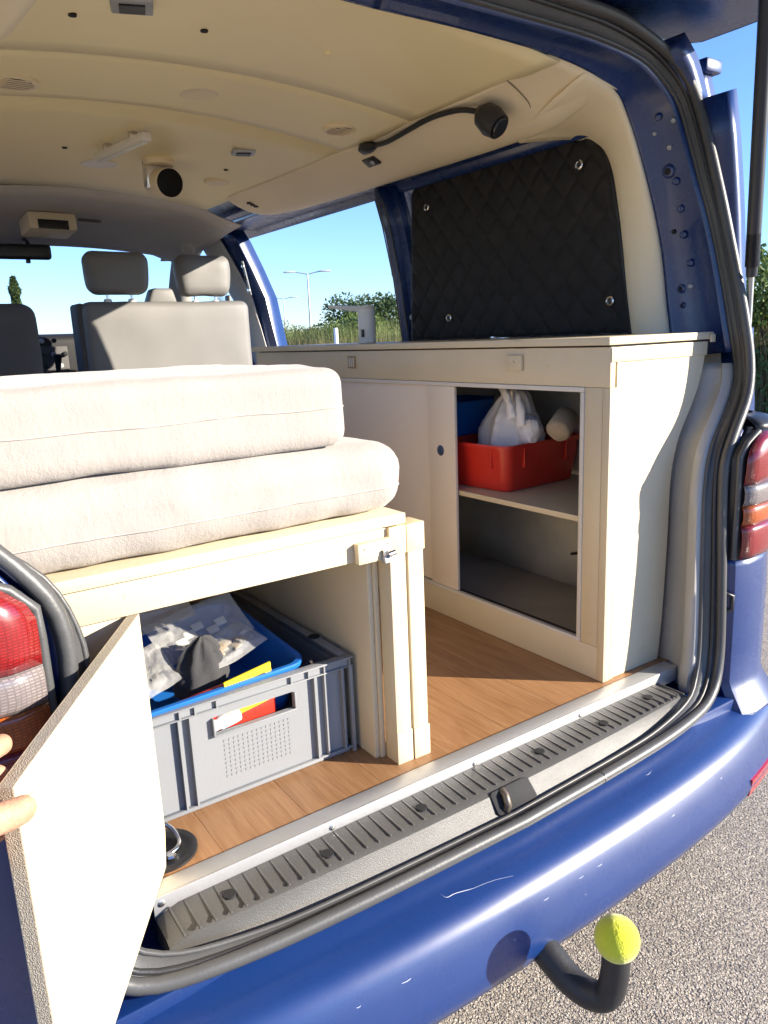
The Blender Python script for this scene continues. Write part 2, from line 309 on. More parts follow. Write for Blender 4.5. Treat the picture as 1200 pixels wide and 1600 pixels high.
# ------------------------------------------------------------------ mesh builder
class MB:
    def __init__(s): s.v = []; s.f = []
    def add(s, vs, fs):
        o = len(s.v); s.v += [tuple(v) for v in vs]; s.f += [tuple(i+o for i in f) for f in fs]; return s
    def box(s, x0, x1, y0, y1, z0, z1):
        return s.add([(x0,y0,z0),(x1,y0,z0),(x1,y1,z0),(x0,y1,z0),(x0,y0,z1),(x1,y0,z1),(x1,y1,z1),(x0,y1,z1)],
                     [(0,3,2,1),(4,5,6,7),(0,1,5,4),(1,2,6,5),(2,3,7,6),(3,0,4,7)])
    def obox(s, c, ax, ay, az):
        c = Vector(c); ax, ay, az = Vector(ax), Vector(ay), Vector(az)
        vs = [c+sx*ax+sy*ay+sz*az for sz in (-1,1) for sx, sy in ((-1,-1),(1,-1),(1,1),(-1,1))]
        return s.add(vs, [(0,3,2,1),(4,5,6,7),(0,1,5,4),(1,2,6,5),(2,3,7,6),(3,0,4,7)])
    def tube(s, path, r, n=10, caps=True, flat=1.0):
        path = [Vector(p) for p in path]; k = len(path)
        rs = r if isinstance(r, (list, tuple)) else [r]*k
        t = (path[1]-path[0]).normalized()
        u = t.orthogonal().normalized()
        base = len(s.v)
        for i, p in enumerate(path):
            t2 = (path[min(i+1,k-1)]-path[max(i-1,0)]).normalized()
            u = (u - u.dot(t2)*t2).normalized(); w = t2.cross(u)
            for j in range(n):
                a = 2*pi*j/n; s.v.append(tuple(p + rs[i]*(cos(a)*u + flat*sin(a)*w)))
        for i in range(k-1):
            for j in range(n):
                a = base+i*n+j; b = base+i*n+(j+1) % n
                s.f.append((a, b, b+n, a+n))
        if caps:
            s.f.append(tuple(base+j for j in range(n-1, -1, -1))); s.f.append(tuple(base+(k-1)*n+j for j in range(n)))
        return s
    def loft(s, lines, close=False):
        base = len(s.v); n = len(lines[0])
        for l in lines: s.v += [tuple(p) for p in l]
        for i in range(len(lines)-1):
            for j in range(n if close else n-1):
                j2 = (j+1) % n
                s.f.append((base+i*n+j, base+i*n+j2, base+(i+1)*n+j2, base+(i+1)*n+j))
        return s
    def prism(s, poly, ext):
        n = len(poly); e = Vector(ext)
        vs = [Vector(p) for p in poly] + [Vector(p)+e for p in poly]
        fs = [tuple(range(n-1, -1, -1)), tuple(range(n, 2*n))] + [(i, (i+1) % n, n+(i+1) % n, n+i) for i in range(n)]
        return s.add(vs, fs)
    def lathe(s, prof, c=(0,0,0), axis=(0,0,1), n=24):
        c = Vector(c); az = Vector(axis).normalized(); u = az.orthogonal().normalized(); w = az.cross(u)
        base = len(s.v)
        for r, z in prof:
            for j in range(n):
                a = 2*pi*j/n; s.v.append(tuple(c + az*z + r*(cos(a)*u+sin(a)*w)))
        for i in range(len(prof)-1):
            for j in range(n):
                a = base+i*n+j; b = base+i*n+(j+1) % n
                s.f.append((a, b, b+n, a+n))
        return s
    def sweep(s, path, prof, up):
        """prof: (a,b) pairs; a along side vector, b along 'up' callback"""
        path = [Vector(p) for p in path]; k = len(path); n = len(prof); base = len(s.v)
        for i, p in enumerate(path):
            t = (path[min(i+1,k-1)]-path[max(i-1,0)]).normalized()
            uv = Vector(up(i)); uv = (uv - uv.dot(t)*t).normalized(); sv = t.cross(uv)
            for a, b in prof: s.v.append(tuple(p + a*sv + b*uv))
        for i in range(k-1):
            for j in range(n):
                a = base+i*n+j; b = base+i*n+(j+1) % n
                s.f.append((a, b, b+n, a+n))
        return s
    def mesh(s, name, bevel=0, seg=2, smooth=None):
        me = bpy.data.meshes.new(name); me.from_pydata(s.v, [], s.f)
        bm = bmesh.new(); bm.from_mesh(me)
        bmesh.ops.recalc_face_normals(bm, faces=bm.faces)
        if bevel:
            ed = [e for e in bm.edges if len(e.link_faces) == 2 and e.calc_face_angle(0) > radians(35)]
            bmesh.ops.bevel(bm, geom=ed, offset=bevel, segments=seg, affect='EDGES', profile=.5, clamp_overlap=True)
        bm.to_mesh(me); bm.free()
        if smooth is None and bevel: smooth = 40
        if smooth:
            me.shade_smooth()
            try: me.set_sharp_from_angle(angle=radians(smooth))
            except Exception: pass
        return me
    def build(s, name, mat, parent=None, bevel=0, seg=2, smooth=None, solid=0, sub=0, **tags):
        me = s.mesh(name, bevel, seg, smooth)
        return link(name, me, mat, parent, solid, sub, **tags)

LOC = {}
def link(name, me, mat, parent=None, solid=0, sub=0, label=None, cat=None, group=None, kind=None):
    if mat and not me.materials: me.materials.append(mat)
    o = bpy.data.objects.new(name, me); COL.objects.link(o)
    if parent:
        o.parent = parent
        if parent.type == 'EMPTY': o.matrix_parent_inverse = Matrix.Translation(LOC[parent.name]).inverted()
    if solid:
        m = o.modifiers.new('thickness', 'SOLIDIFY'); m.thickness = abs(solid); m.offset = 0
    if sub:
        m = o.modifiers.new('smooth', 'SUBSURF'); m.levels = sub; m.render_levels = sub
    tag(o, label, cat, group, kind)
    return o
def tag(o, label=None, cat=None, group=None, kind=None):
    if label: o['label'] = label
    if cat: o['category'] = cat
    if group: o['group'] = group
    if kind: o['kind'] = kind
    return o
def thing(name, loc, label, cat, group=None):
    o = bpy.data.objects.new(name, None); COL.objects.link(o); o.location = loc; o.empty_display_size = .1
    LOC[o.name] = Vector(loc)
    return tag(o, label, cat, group)
def rbox(x0, x1, y0, y1, z0, z1, r, cuts=(8, 8, 6), disp=0, dscale=8, seed=0):
    """rounded soft block, optionally lumpy"""
    nx, ny, nz = cuts; mb = MB(); idx = {}
    lo = Vector((x0,y0,z0)); hi = Vector((x1,y1,z1))
    def dist(a, b, n):      # denser near the ends
        out = [a]
        L = b-a; rr = min(r, L*.49)
        inner = [a+rr+(L-2*rr)*i/n for i in range(n+1)]
        edge = [rr*(1-cos(pi/2*i/4)) for i in range(1, 4)]
        return [a]+[a+e for e in edge]+inner+[b-e for e in reversed(edge)]+[b]
    X, Y, Z = dist(x0,x1,nx), dist(y0,y1,ny), dist(z0,z1,nz)
    def vert(p):
        k = tuple(round(c, 5) for c in p)
        if k in idx: return idx[k]
        q = Vector(p); rr = min(r, .49*min(hi-lo))
        inn = Vector([min(max(q[i], lo[i]+rr), hi[i]-rr) for i in range(3)])
        d = q-inn
        if d.length > 1e-6: d.normalize()
        q = inn + rr*d
        if disp:
            q += d*disp*(noise.noise(Vector(p)*dscale+Vector((seed, seed, seed)))+.5*noise.noise(Vector(p)*dscale*2.7))
        idx[k] = len(mb.v); mb.v.append(tuple(q)); return idx[k]
    def grid(A, B, f):
        for i in range(len(A)-1):
            for j in range(len(B)-1):
                mb.f.append(tuple(vert(f(a, b)) for a, b in ((A[i],B[j]),(A[i+1],B[j]),(A[i+1],B[j+1]),(A[i],B[j+1]))))
    grid(X, Y, lambda a, b: (a, b, z0)); grid(X, Y, lambda a, b: (a, b, z1))
    grid(X, Z, lambda a, b: (a, y0, b)); grid(X, Z, lambda a, b: (a, y1, b))
    grid(Y, Z, lambda a, b: (x0, a, b)); grid(Y, Z, lambda a, b: (x1, a, b))
    return mb
def interp(x, xs, ys):
    if x <= xs[0]: return ys[0]
    for i in range(1, len(xs)):
        if x <= xs[i]:
            t = (x-xs[i-1])/(xs[i]-xs[i-1]); return ys[i-1]*(1-t)+ys[i]*t
    return ys[-1]
def smoothline(pts, k=4):
    """Catmull-Rom resample"""
    P = [Vector(p) for p in pts]; out = []
    for i in range(len(P)-1):
        a = P[max(i-1, 0)]; b = P[i]; c = P[i+1]; d = P[min(i+2, len(P)-1)]
        for j in range(k):
            t = j/k
            out.append(.5*((2*b)+(c-a)*t+(2*a-5*b+4*c-d)*t*t+(3*b-a-3*c+d)*t**3))
    out.append(P[-1]); return out

GZ = -0.65            # ground level; the van's cargo floor is z = 0
XC = 0.948             # van centre line
def mir(p): return (2*XC-p[0], p[1], p[2])

# ------------------------------------------------------------------ ground
def sheet(name, x0, x1, y0, y1, z, mat, nx=1, ny=1, amp=0):
    mb = MB(); L = [[(x0+(x1-x0)*i/nx, y0+(y1-y0)*j/ny, z+(amp*noise.noise(Vector((i*.7, j*.7, 3))) if amp else 0)) for i in range(nx+1)] for j in range(ny+1)]
    mb.loft(L); return mb.build(name, mat, kind='structure')
sheet('ground', -1500, 1500, -1500, 1500, GZ-.03, FIELD)
sheet('car_park', -70, 12.2, -70, 90, GZ, ASPHALT)
sheet('grass_verge', 12.2, 30, -70, 140, GZ-.02, VERGE, 20, 60, .03)
# ------------------------------------------------------------------ van: shell
VAN = thing('van', (XC, 2.5, GZ), 'dark blue camper van with open tailgate and open sliding door on asphalt', 'van')
XZ = [-.30, -.1, .2, .5, .70, .85, 1.10, 1.30, 1.42, 1.49, 1.545, 1.58, 1.60]
XX = [1.89, 1.92, 1.935, 1.94, 1.925, 1.90, 1.87, 1.83, 1.795, 1.75, 1.68, 1.57, 1.45]
def xo0(z): return interp(z, XZ, XX)
def xo(z): return 1.034*interp(z, XZ, XX)
def side(name, y0, y1, z0, z1, mat, left=False, off=0, solid=.045, nz=6, ny=2, parent=None):
    L = []
    for i in range(nz+1):
        z = z0+(z1-z0)*i/nz; x = xo(z)-off
        if left: x = 2*XC-x
        L.append([(x, y0+(y1-y0)*j/ny, z) for j in range(ny+1)])
    return MB().loft(L).build(name, mat, parent or VAN, smooth=40, solid=solid)
side('side_panel', 1.13, 2.55, -.30, .86, BLUE, off=.022)
side('window_pillar', 1.15, 1.40, .86, 1.42, BLUE, off=.022)
side('cant_rail', 1.22, 4.25, 1.415, 1.53, BLUE, off=.03, solid=.05)
side('front_door', 3.80, 5.1, -.30, .90, BLUE, off=.02)
side('side_panel', 1.13, 3.80, -.30, .90, BLUE, left=True, off=.022)
side('window_pillar', 1.15, 1.45, .90, 1.42, CREAM_PLASTIC, left=True, off=.022); side('window_pillar', 2.45, 2.65, .90, 1.42, CREAM_PLASTIC, left=True, off=.022); side('window_pillar', 3.62, 3.80, .90, 1.42, BLUE, left=True, off=.022)
side('quarter_window', 1.45, 2.45, .90, 1.42, GLASS, left=True, off=.022, solid=.004); side('quarter_window', 2.65, 3.62, .90, 1.42, GLASS, left=True, off=.022, solid=.004)
side('front_door', 3.80, 5.1, -.30, .90, BLUE, left=True, off=.022)
side('cant_rail', 1.22, 4.25, 1.415, 1.53, BLUE, left=True, off=.03, solid=.05)
# wall lining inside, grey felt (seen in the cabinet's lower bay)
side('wall_lining', 1.19, 2.50, .0, .80, WALLGREY, off=.055, solid=.004)
side('wall_lining', 1.19, 3.80, .0, .88, CREAM, left=True, off=.055, solid=.004)
# roof skin
L = []
for y in (1.33, 1.6, 2.2, 3.0, 3.8, 4.25):
    row = []
    for i in range(25):
        a = -1+2*i/24; x = XC+a*.83
        row.append((x, y, 1.615-.05*a*a-.06*max(0, abs(a)-.75)**1.3*6*.5))
    L.append(row)
MB().loft(L).build('roof', BLUE, VAN, smooth=60, solid=.012)
# floor tray under everything and rear sill beam
MB().box(-.05, 1.85, 1.16, 5.0, -.09, -.03).build('floor_pan', BLUE, VAN)
MB().box(-.02, 1.82, .985, 1.158, -.16, -.070).build('sill_beam', BLUE, VAN, bevel=.006)
fl = MB().box(.02, 1.86, 1.142, 3.5, -.029, -.012).build('floor', simple('dark_joint', (.20, .09, .035), .8), VAN)
# vinyl planks
pw, k = .172, 0
x = .06
while x < 1.84:
    x1 = min(x+pw, 1.85)
    ys = [1.143, 1.143+random.uniform(.35, 1.1)]
    while ys[-1] < 3.45: ys.append(ys[-1]+1.25)
    ys[-1] = 3.48
    for a, b in zip(ys, ys[1:]):
        if b-a < .02: continue
        MB().box(x+.0003, x1-.0003, a+.0003, b-.0003, -.010, 0).build('plank', WOOD, fl, bevel=.0004, seg=1)
    x = x1

# rear aperture lines (right half, from header centre down to sill centre)
A_ = [(XC,1.237,1.497),(1.192, 1.24, 1.497),(1.453, 1.257, 1.502),(1.645, 1.27, 1.489),(1.736, 1.272, 1.453),(1.788, 1.263, 1.405),(1.806, 1.232, 1.293),(1.818, 1.206, 1.199),(1.832, 1.187, 1.122),(1.845, 1.159, 0.997),(1.854, 1.13, 0.853),(1.865, 1.12, 0.785),(1.857, 1.112, 0.724),(1.8, 1.102, 0.648),(1.724, 1.085, 0.577),(1.689, 1.075, 0.486),(1.676, 1.065, 0.341),(1.663, 1.05, 0.094),(1.637, 1.038, 0.01),(1.575,1.015,-.028),(1.46,1.0,-.05),(1.315,.988,-.056),(XC,.976,-.058)]
O_ = [(XC,1.19,1.550),(1.355,1.21,1.550),(1.534,1.23,1.552),(1.707,1.246,1.522),(1.778,1.233,1.475),(1.811,1.205,1.382),(1.823,1.16,1.222),(1.832,1.121,1.068),(1.845,1.086,.914),(1.853,1.065,.789),(1.832,1.052,.696),(1.765,1.041,.608),(1.726,1.037,.534),(1.722,1.033,.421),(1.722,1.023,.257),(1.712,1.009,.045),(1.651,.989,-.038),(1.518,.966,-.056),(1.30,.951,-.060),(XC,.940,-.060)]
def resample(pts, n):
    P = smoothline(pts, 6); d = [0]
    for a, b in zip(P, P[1:]): d.append(d[-1]+(b-a).length)
    out = []; j = 0
    for i in range(n):
        t = d[-1]*i/(n-1)
        while j < len(d)-2 and d[j+1] < t: j += 1
        u = (t-d[j])/max(d[j+1]-d[j], 1e-9); out.append(P[j].lerp(P[j+1], min(max(u, 0), 1)))
    return out
NA = 110
def byz(pts, n=NA):
    """resample so both lines advance together: parametrise by height down the pillar"""
    return resample(pts, n)
A, O = byz(A_), byz(O_)
# closed loop: right half top->bottom, then left half bottom->top
def left(p):
    q = Vector(mir(p)); q.x -= .058*max(0, min(1, (.46-q.z)/.32))*max(0, min(1, (XC-.1-q.x)/.5)); return q
def loop(L): return L + [left(p) for p in reversed(L)][1:]
Al, Ol = loop(A), loop(O)
# rubber: flat web between the lips, a fat outer bulb and two thin inner lips
mid = [a.lerp(b, .5)+Vector((0, .010, 0)) for a, b in zip(Al, Ol)]
MB().loft([Al, mid, Ol]).build('seal_web', RUBBER_GREY, VAN, smooth=60, solid=.006)
MB().tube([b.lerp(a, .12) for a, b in zip(Al, Ol)], .0125, 12).build('seal_bulb', RUBBER_GREY, VAN, smooth=60)
MB().tube([b.lerp(a, .40)+Vector((0, .004, 0)) for a, b in zip(Al, Ol)], .0055, 10).build('seal_lip', RUBBER, VAN, smooth=60)
MB().tube([a.lerp(b, .10) for a, b in zip(Al, Ol)], .0045, 8).build('seal_edge', RUBBER_GREY, VAN, smooth=60)
# joint in the seal
jp = min(range(len(Ol)), key=lambda i: (Ol[i]-Vector((1.17, .941, -.055))).length)
q = Ol[jp].lerp(Al[jp], .12); t = (Ol[jp+1]-Ol[jp-1]).normalized()
MB().tube([q-t*.0012, q+t*.0012], .0132, 12).build('seal_joint', BLACK, VAN)

# blue pillar channel and header, lofted from the seal inwards to the cream trim
B_ = [(XC,1.345,1.497),(1.17,1.348,1.500),(1.40,1.345,1.492),(1.55,1.345,1.475),(1.66,1.352,1.448),(1.725,1.366,1.405),(1.773,1.36,1.315),(1.814,1.345,1.191),(1.846,1.335,1.070),(1.855,1.32,.943),(1.853,1.30,.841),(1.85,1.29,.79)]
iu = max(i for i, p in enumerate(A) if p.z > .785)
Au = resample([tuple(p) for p in A[:iu+1]], 60); B = resample(B_, 60)
def chan(a, b, t, dx):
    p = a.lerp(b, t); n = Vector((p.x-XC, 0, (p.z-.7)*.6)).normalized(); return p+n*dx
rows = [Au, [chan(a, b, .08, -.004) for a, b in zip(Au, B)], [chan(a, b, .14, .010) for a, b in zip(Au, B)], [chan(a, b, .5, .016) for a, b in zip(Au, B)],
        [chan(a, b, .85, .014) for a, b in zip(Au, B)], [chan(a, b, .93, .002) for a, b in zip(Au, B)], B]
for s in (0, 1):
    R = [[Vector(mir(p)) for p in r] for r in rows] if s else rows
    MB().loft(R).build('door_pillar', BLUE, VAN, smooth=50, solid=.004)
# pressed holes, clips and bolts in the pillar
def on_pillar(x, y, z):
    best = min(((r, i) for r in range(2, 5) for i in range(60)), key=lambda k: (rows[k[0]][k[1]]-Vector((x, y, z))).length)
    p = rows[best[0]][best[1]]; a = rows[2][best[1]]; b = rows[4][best[1]]
    i = min(max(best[1], 1), 58); tz = rows[best[0]][i+1]-rows[best[0]][i-1]
    n = (b-a).cross(tz).normalized()
    if n.x > 0: n = -n
    t = max(.0, min(1, ((Vector((x, y, z))-a).dot(b-a))/(b-a).length_squared)); 
    return a.lerp(b, t)+n*.004+Vector((0, 0, z-p.z)), n
PIL = [(1.731,1.274,1.379,.006,0),(1.76,1.25,1.37,.005,0),(1.691,1.256,1.327,.004,0),(1.741,1.254,1.306,.005,0),(1.72,1.238,1.25,.012,1),(1.743,1.231,1.225,.007,0),(1.741,1.212,1.159,.007,0),(1.697,1.195,1.098,.008,2),(1.74,1.198,1.097,.007,0),(1.746,1.182,1.028,.007,0),(1.688,1.161,.962,.009,1),(1.737,1.169,.972,.005,0),(1.684,1.152,.923,.006,1)]
for (x, y, z, r, dark) in PIL:
    # keep the line of sight of the measured spot, move it back onto the channel
    hit = None
    for k in range(60):
        s_ = 1+.004*(k-10); q = Vector((x*s_, y*s_, .88+(z-.88)*s_)); p, n = on_pillar(*q); d = (p-q).length
        if hit is None or d < hit[0]: hit = (d, p, n)
    d, p, n = hit
    if dark < 2:
        MB().lathe([(r*1.5, -.004), (r*1.3, .001), (r*.9, .0025), (r*.55, .0025), (r*.3, .0015), (.0001, .0015)], p, n, 14).build('pillar_clip', GALV if r < .006 else BLUE, VAN, smooth=50)
    if dark: MB().lathe([(r*.8, -.001), (r*.75, .0032), (.0001, .0034)], p, n, 14).build('pillar_hole', DARKHOLE, VAN)

# cream window surround on the pillar
Bt = [(1.55,1.345,1.4755),(1.66,1.352,1.448),(1.725,1.366,1.405),(1.773,1.36,1.315),(1.814,1.345,1.191),(1.846,1.335,1.070),(1.855,1.32,.943),(1.853,1.30,.841)]
Qt = [(1.62,1.665,1.402),(1.79,1.62,1.418),(1.832,1.556,1.385),(1.84,1.512,1.318),(1.84,1.486,1.211),(1.84,1.468,1.107),(1.84,1.448,.973),(1.84,1.424,.844)]
Bt, Qt = smoothline(Bt, 5), smoothline(Qt, 5)
rows2 = []
for t, o in ((0, 0.0), (.04, -.010), (.12, -.017), (.35, -.024), (.65, -.020), (.88, -.006), (.96, .006), (1, .02)):
    rows2.append([a.lerp(b, t)+Vector((o, 0, -.45*abs(o)*max(0, min(1, (a.z-1.36)/.08)))) for a, b in zip(Bt, Qt)])
MB().loft(rows2).build('pillar_trim', CREAM_PLASTIC, VAN, smooth=50, solid=.003)
MB().loft([[Vector(mir(p)) for p in r] for r in rows2]).build('pillar_trim', CREAM_PLASTIC, VAN, smooth=50, solid=.003)
# upper side trim (rounded cover along the cant rail)
secs = [(1.346, 1.42,1.491, 1.47,1.486, 1.52,1.480, 1.56,1.472, 1.60,1.463, 1.63,1.457, 1.66,1.450),
        (1.48, 1.435,1.484, 1.48,1.471, 1.535,1.453, 1.585,1.434, 1.625,1.424, 1.655,1.425, 1.67,1.44),
        (1.62, 1.44,1.481, 1.485,1.460, 1.545,1.430, 1.60,1.408, 1.645,1.402, 1.68,1.418, 1.69,1.46),
        (2.2, 1.44,1.481, 1.485,1.458, 1.545,1.428, 1.60,1.408, 1.645,1.402, 1.68,1.418, 1.69,1.46),
        (2.8, 1.43,1.482, 1.475,1.460, 1.53,1.432, 1.585,1.410, 1.63,1.405, 1.67,1.42, 1.68,1.46),
        (3.08, 1.42,1.483, 1.46,1.462, 1.51,1.434, 1.56,1.414, 1.605,1.410, 1.64,1.425, 1.65,1.46),
        (3.20, 1.425,1.486, 1.455,1.468, 1.50,1.445, 1.54,1.430, 1.58,1.428, 1.61,1.44, 1.62,1.47),
        (3.26, 1.45,1.49, 1.47,1.48, 1.50,1.468, 1.53,1.460, 1.56,1.460, 1.58,1.468, 1.59,1.48)]
for s in (0, 1):
    L = []
    for r in secs:
        row = [Vector((r[i], r[0], r[i+1])) for i in range(1, len(r), 2)]
        if s: row = [Vector(mir(p))-Vector((.26, 0, 0)) for p in row]
        L.append(smoothline(row, 3))
    MB().loft([list(c) for c in zip(*[smoothline(list(c), 3) for c in zip(*L)])]).build('side_trim', CREAM_PLASTIC, VAN, smooth=60, solid=.003)
# thin seam between side trim and pillar trim
MB().tube(smoothline([(1.437,1.50,1.4795),(1.48,1.505,1.4635),(1.535,1.52,1.4425),(1.575,1.555,1.4225)], 5), .0016, 6).build('trim_seam', simple('seam_brown', (.22, .18, .12), .8), VAN)
# coat hook slots and socket
for i in range(3): MB().tube([(1.478+.013*i, 3.10-.004*i, 1.449-.006*i), (1.483+.013*i, 3.075-.004*i, 1.446-.006*i)], .006, 8).build('coat_hook_slot', BLACK, VAN)

# ceiling lining
def cz(x): return 1.52-.13*(x-.90)**2
def ys1(x): return 1.835+.06*(x-.35)
def ys2(x): return 2.165+.11*(x-.35)
def ys3(x): return 3.36+.16*(x-.55)
CX = [.06+1.395*i/34 for i in range(35)]
def cpanel(f0, f1, name='ceiling_panel', g=.0016, lift=0, crown=0):
    L = []
    for k in range(9):
        t = k/8
        row = []
        for x in CX:
            y = (f0(x)+g)*(1-t)+(f1(x)-g)*t
            row.append((x, y, cz(x)+lift-crown*sin(pi*t)))
        L.append(row)
    return MB().loft(L).build(name, CREAM_CEIL, VAN, smooth=60, solid=.004)
cpanel(lambda x: 1.344, ys1); cpanel(ys1, ys2, crown=.004); cpanel(ys2, ys3)
MB().loft([[(x, y, cz(x)+.014) for x in CX] for y in (1.40, 2.4, 3.6)]).build('ceiling_backing', simple('brown_joint', (.16, .10, .04), .9), VAN, smooth=60)
def on_ceiling(x, y, dz=0): return Vector((x, y, cz(x)-.002+dz))
def cdisc(name, x, y, r, mat, prof=None, n=28):
    prof = prof or [(r, .004), (r, -.004), (r*.93, -.006), (r*.9, -.005), (r*.2, -.0065), (.0001, -.0065)]
    return MB().lathe(prof, on_ceiling(x, y), (0, 0, 1), n).build(name, mat, VAN, smooth=50)
for x, y, r in ((.857, 2.04, .052), (1.297, 2.98, .050), (.835, 2.93, .062)): cdisc('ceiling_disc', x, y, r, CREAM_PLASTIC if r < .06 else WHITE_PL)
for x, y in ((.411, 2.05), (1.328, 2.10)):
    v = cdisc('air_vent', x, y, .055, CREAM_PLASTIC, [(.055, .004), (.055, -.006), (.045, -.008), (.044, -.003), (.0001, -.003)])
    MB().lathe([(.0436, -.0055), (.0001, -.0055)], on_ceiling(x, y), (0, 0, 1), 24).build('vent_hole', simple('vent_brown', (.10, .065, .03), .9), v)
    for k in range(6):
        yy = -.034+.0135*k; w = sqrt(.044**2-yy*yy)
        MB().obox(on_ceiling(x, y+yy, -.008), (w, 0, 0), (0, .0040, .0016), (0, -.0004, .0012)).build('vent_slat', CREAM_PLASTIC, v)
for x, y in ((1.20, 2.52), (.535, 1.55)):
    m = MB().obox(on_ceiling(x, y, -.003), (.036, -.012, 0), (.01, .03, 0), (0, 0, .006)).build('ceiling_catch', GALV, VAN, bevel=.003)
    MB().obox(on_ceiling(x, y, -.0105), (.022, -.0075, 0), (.0055, .017, 0), (0, 0, .002)).build('catch_slot', BLACK, m)
for x, y in ((.446, 1.625), (.713, 1.639), (.674, 2.724), (1.25, 2.783)):
    cdisc('screw_hole', x, y, .008, DARKHOLE, [(.008, .004), (.008, -.0035), (.0001, -.0035)], 10)
cdisc('screw_cap', 1.011, 1.638, .008, CREAM_CEIL, [(.009, .004), (.008, -.005), (.0001, -.006)], 10)

# lower grey pillar trim
D_ = [(1.845,1.185,.84),(1.818,1.185,.783),(1.805,1.185,.727),(1.781,1.185,.68),(1.733,1.185,.602),(1.711,1.185,.538),(1.702,1.185,.472),(1.70,1.185,.318),(1.692,1.185,.124),(1.682,1.185,-.03)]
ia = [i for i, p in enumerate(A) if .015 < p.z <= .80 and p.x > 1.53]
Al2 = resample([tuple(A[i]) for i in ia]+[(1.642, 1.046, -.01), (1.640, 1.045, -.045)], 44); D = resample(D_, 40)
D = [Vector((interp(-p.z, [-d[2] for d in D_], [d[0] for d in D_]), 1.185, p.z)) for p in Al2]
rows3 = [Al2, [a.lerp(d, .05)+Vector((-.012, 0, 0)) for a, d in zip(Al2, D)], [a.lerp(d, .22)+Vector((-.016, 0, 0)) for a, d in zip(Al2, D)], [a.lerp(d, .36)+Vector((.002, 0, 0)) for a, d in zip(Al2, D)], [a.lerp(d, .7)+Vector((.012, 0, 0)) for a, d in zip(Al2, D)], D]
for s in (0,):
    R = rows3
    MB().loft(R).build('pillar_scuff_trim', GREY_TRIM, VAN, smooth=60, solid=.003)

# threshold
MB().box(.255, 1.66, 1.106, 1.143, -.011, .0042).build('threshold_strip', ALU, VAN, bevel=.0012)
st = MB().box(.262, 1.655, 1.101, 1.1055, -.034, .0046).build('threshold_strip', ALU, VAN, bevel=.001)
for x, z in ((.275, -.008), (.60, -.010), (.953, -.012), (1.283, -.010)):
    MB().lathe([(.006, -.001), (.006, .0012), (.0045, .002), (.0001, .002)], (x, 1.101, z), (0, -1, 0), 12).build('screw', CHROME, st, smooth=40)
sec = [(1.100,-.018),(1.022,-.020),(1.008,-.026),(.992,-.056),(.984,-.066),(.984,-.075),(1.100,-.075)]
L = []
for i in range(33):
    x = .262+1.338*i/32; w_ = .040*((x-XC)/.68)**2
    e_ = .012*max(0, abs(x-.931)/.669-.97)/.03
    L.append([(x, y+(w_ if y < 1.0 else w_*.6 if y < 1.05 else 0), z-e_*(z > -.06)) for y, z in sec])
sp = MB(); sp.loft(L, close=True); sp.f.append(tuple(range(6, -1, -1))); sp.f.append(tuple(32*7+i for i in range(7)))
SPL = sp.build('sill_plate', GREY_TRIM_DARK, VAN, smooth=30)
rib = MB().box(-.0021, .0021, -.038, .038, -.0035, .0006).mesh('rib', .0010, 2)
n = 50
for i in range(n):
    x = .285+1.29*i/(n-1)
    o = link('rib', rib, GREY_TRIM_DARK, SPL); o.location = (x, 1.061, -.0180)
for x, y in ((.377,1.064),(.56,1.051),(.775,1.055),(1.102,1.057),(1.306,1.051),(1.491,1.066)):
    MB().lathe([(.0118, -.002), (.0113, .0036), (.0001, .0038)], (x, y, -.0195), (0, 0, 1), 16).build('plate_hole', DARKHOLE, SPL, smooth=40)
# lock recess with striker
nrm = Vector((0, -.848, .530)); dwn = Vector((0, -.530, -.848)); cc = Vector((.967, .9985, -.0405))
lk = MB().prism([cc+Vector((u_*.056, 0, 0))+dwn*(v_*.024)-nrm*.004 for u_, v_ in ((-1, -.8), (-.88, -1), (.7, -1), (.88, -.8), (1, .75), (.93, 1), (-.85, 1), (-.95, .8))], nrm*.0065).build('lock_recess', DARKHOLE, VAN, bevel=.002)
MB().tube([cc+Vector((-.030, 0, 0))+dwn*.018+nrm*.001, cc+Vector((-.028, 0, 0))+dwn*.010+nrm*.010, cc+Vector((-.026, 0, 0))-dwn*.010+nrm*.010, cc+Vector((-.024, 0, 0))-dwn*.018+nrm*.001], .008, 10).build('striker', simple('worn_steel', (.16, .13, .10), .4, metal=.6), lk, smooth=50)

# ------------------------------------------------------------------ van: rear outside
def yb(x):
    d = abs(x-XC); return .060*d*d+.065*d**4+5*max(0, d-.93)**2
sec = [(.975,-.078),(.962,-.082),(.945,-.094),(.915,-.102),(.888,-.110),(.868,-.121),(.856,-.140),(.846,-.170),(.836,-.205),(.831,-.235),(.838,-.258),(.862,-.274),(.92,-.285),(1.0,-.29)]
L = []
for y, z in sec:
    L.append([(XC+1.06*(-1+2*i/64), y+yb(XC+1.06*(-1+2*i/64)), z) for i in range(65)])
BUMP = MB().loft(L).build('bumper', BLUE, VAN, smooth=60, solid=.003)
# red reflector in the bumper
def reflector(sx):
    mb = MB(); L = []
    for z0, yo in ((-.262, .8375), (-.215, .8300)):
        L.append([(XC+sx*d, yo+yb(XC+sx*d), z0) for d in [.70+.026*i for i in range(9)]])
    mb.loft(L); return mb.build('reflector', REFLECT, BUMP, solid=.006)
reflector(1); reflector(-1)
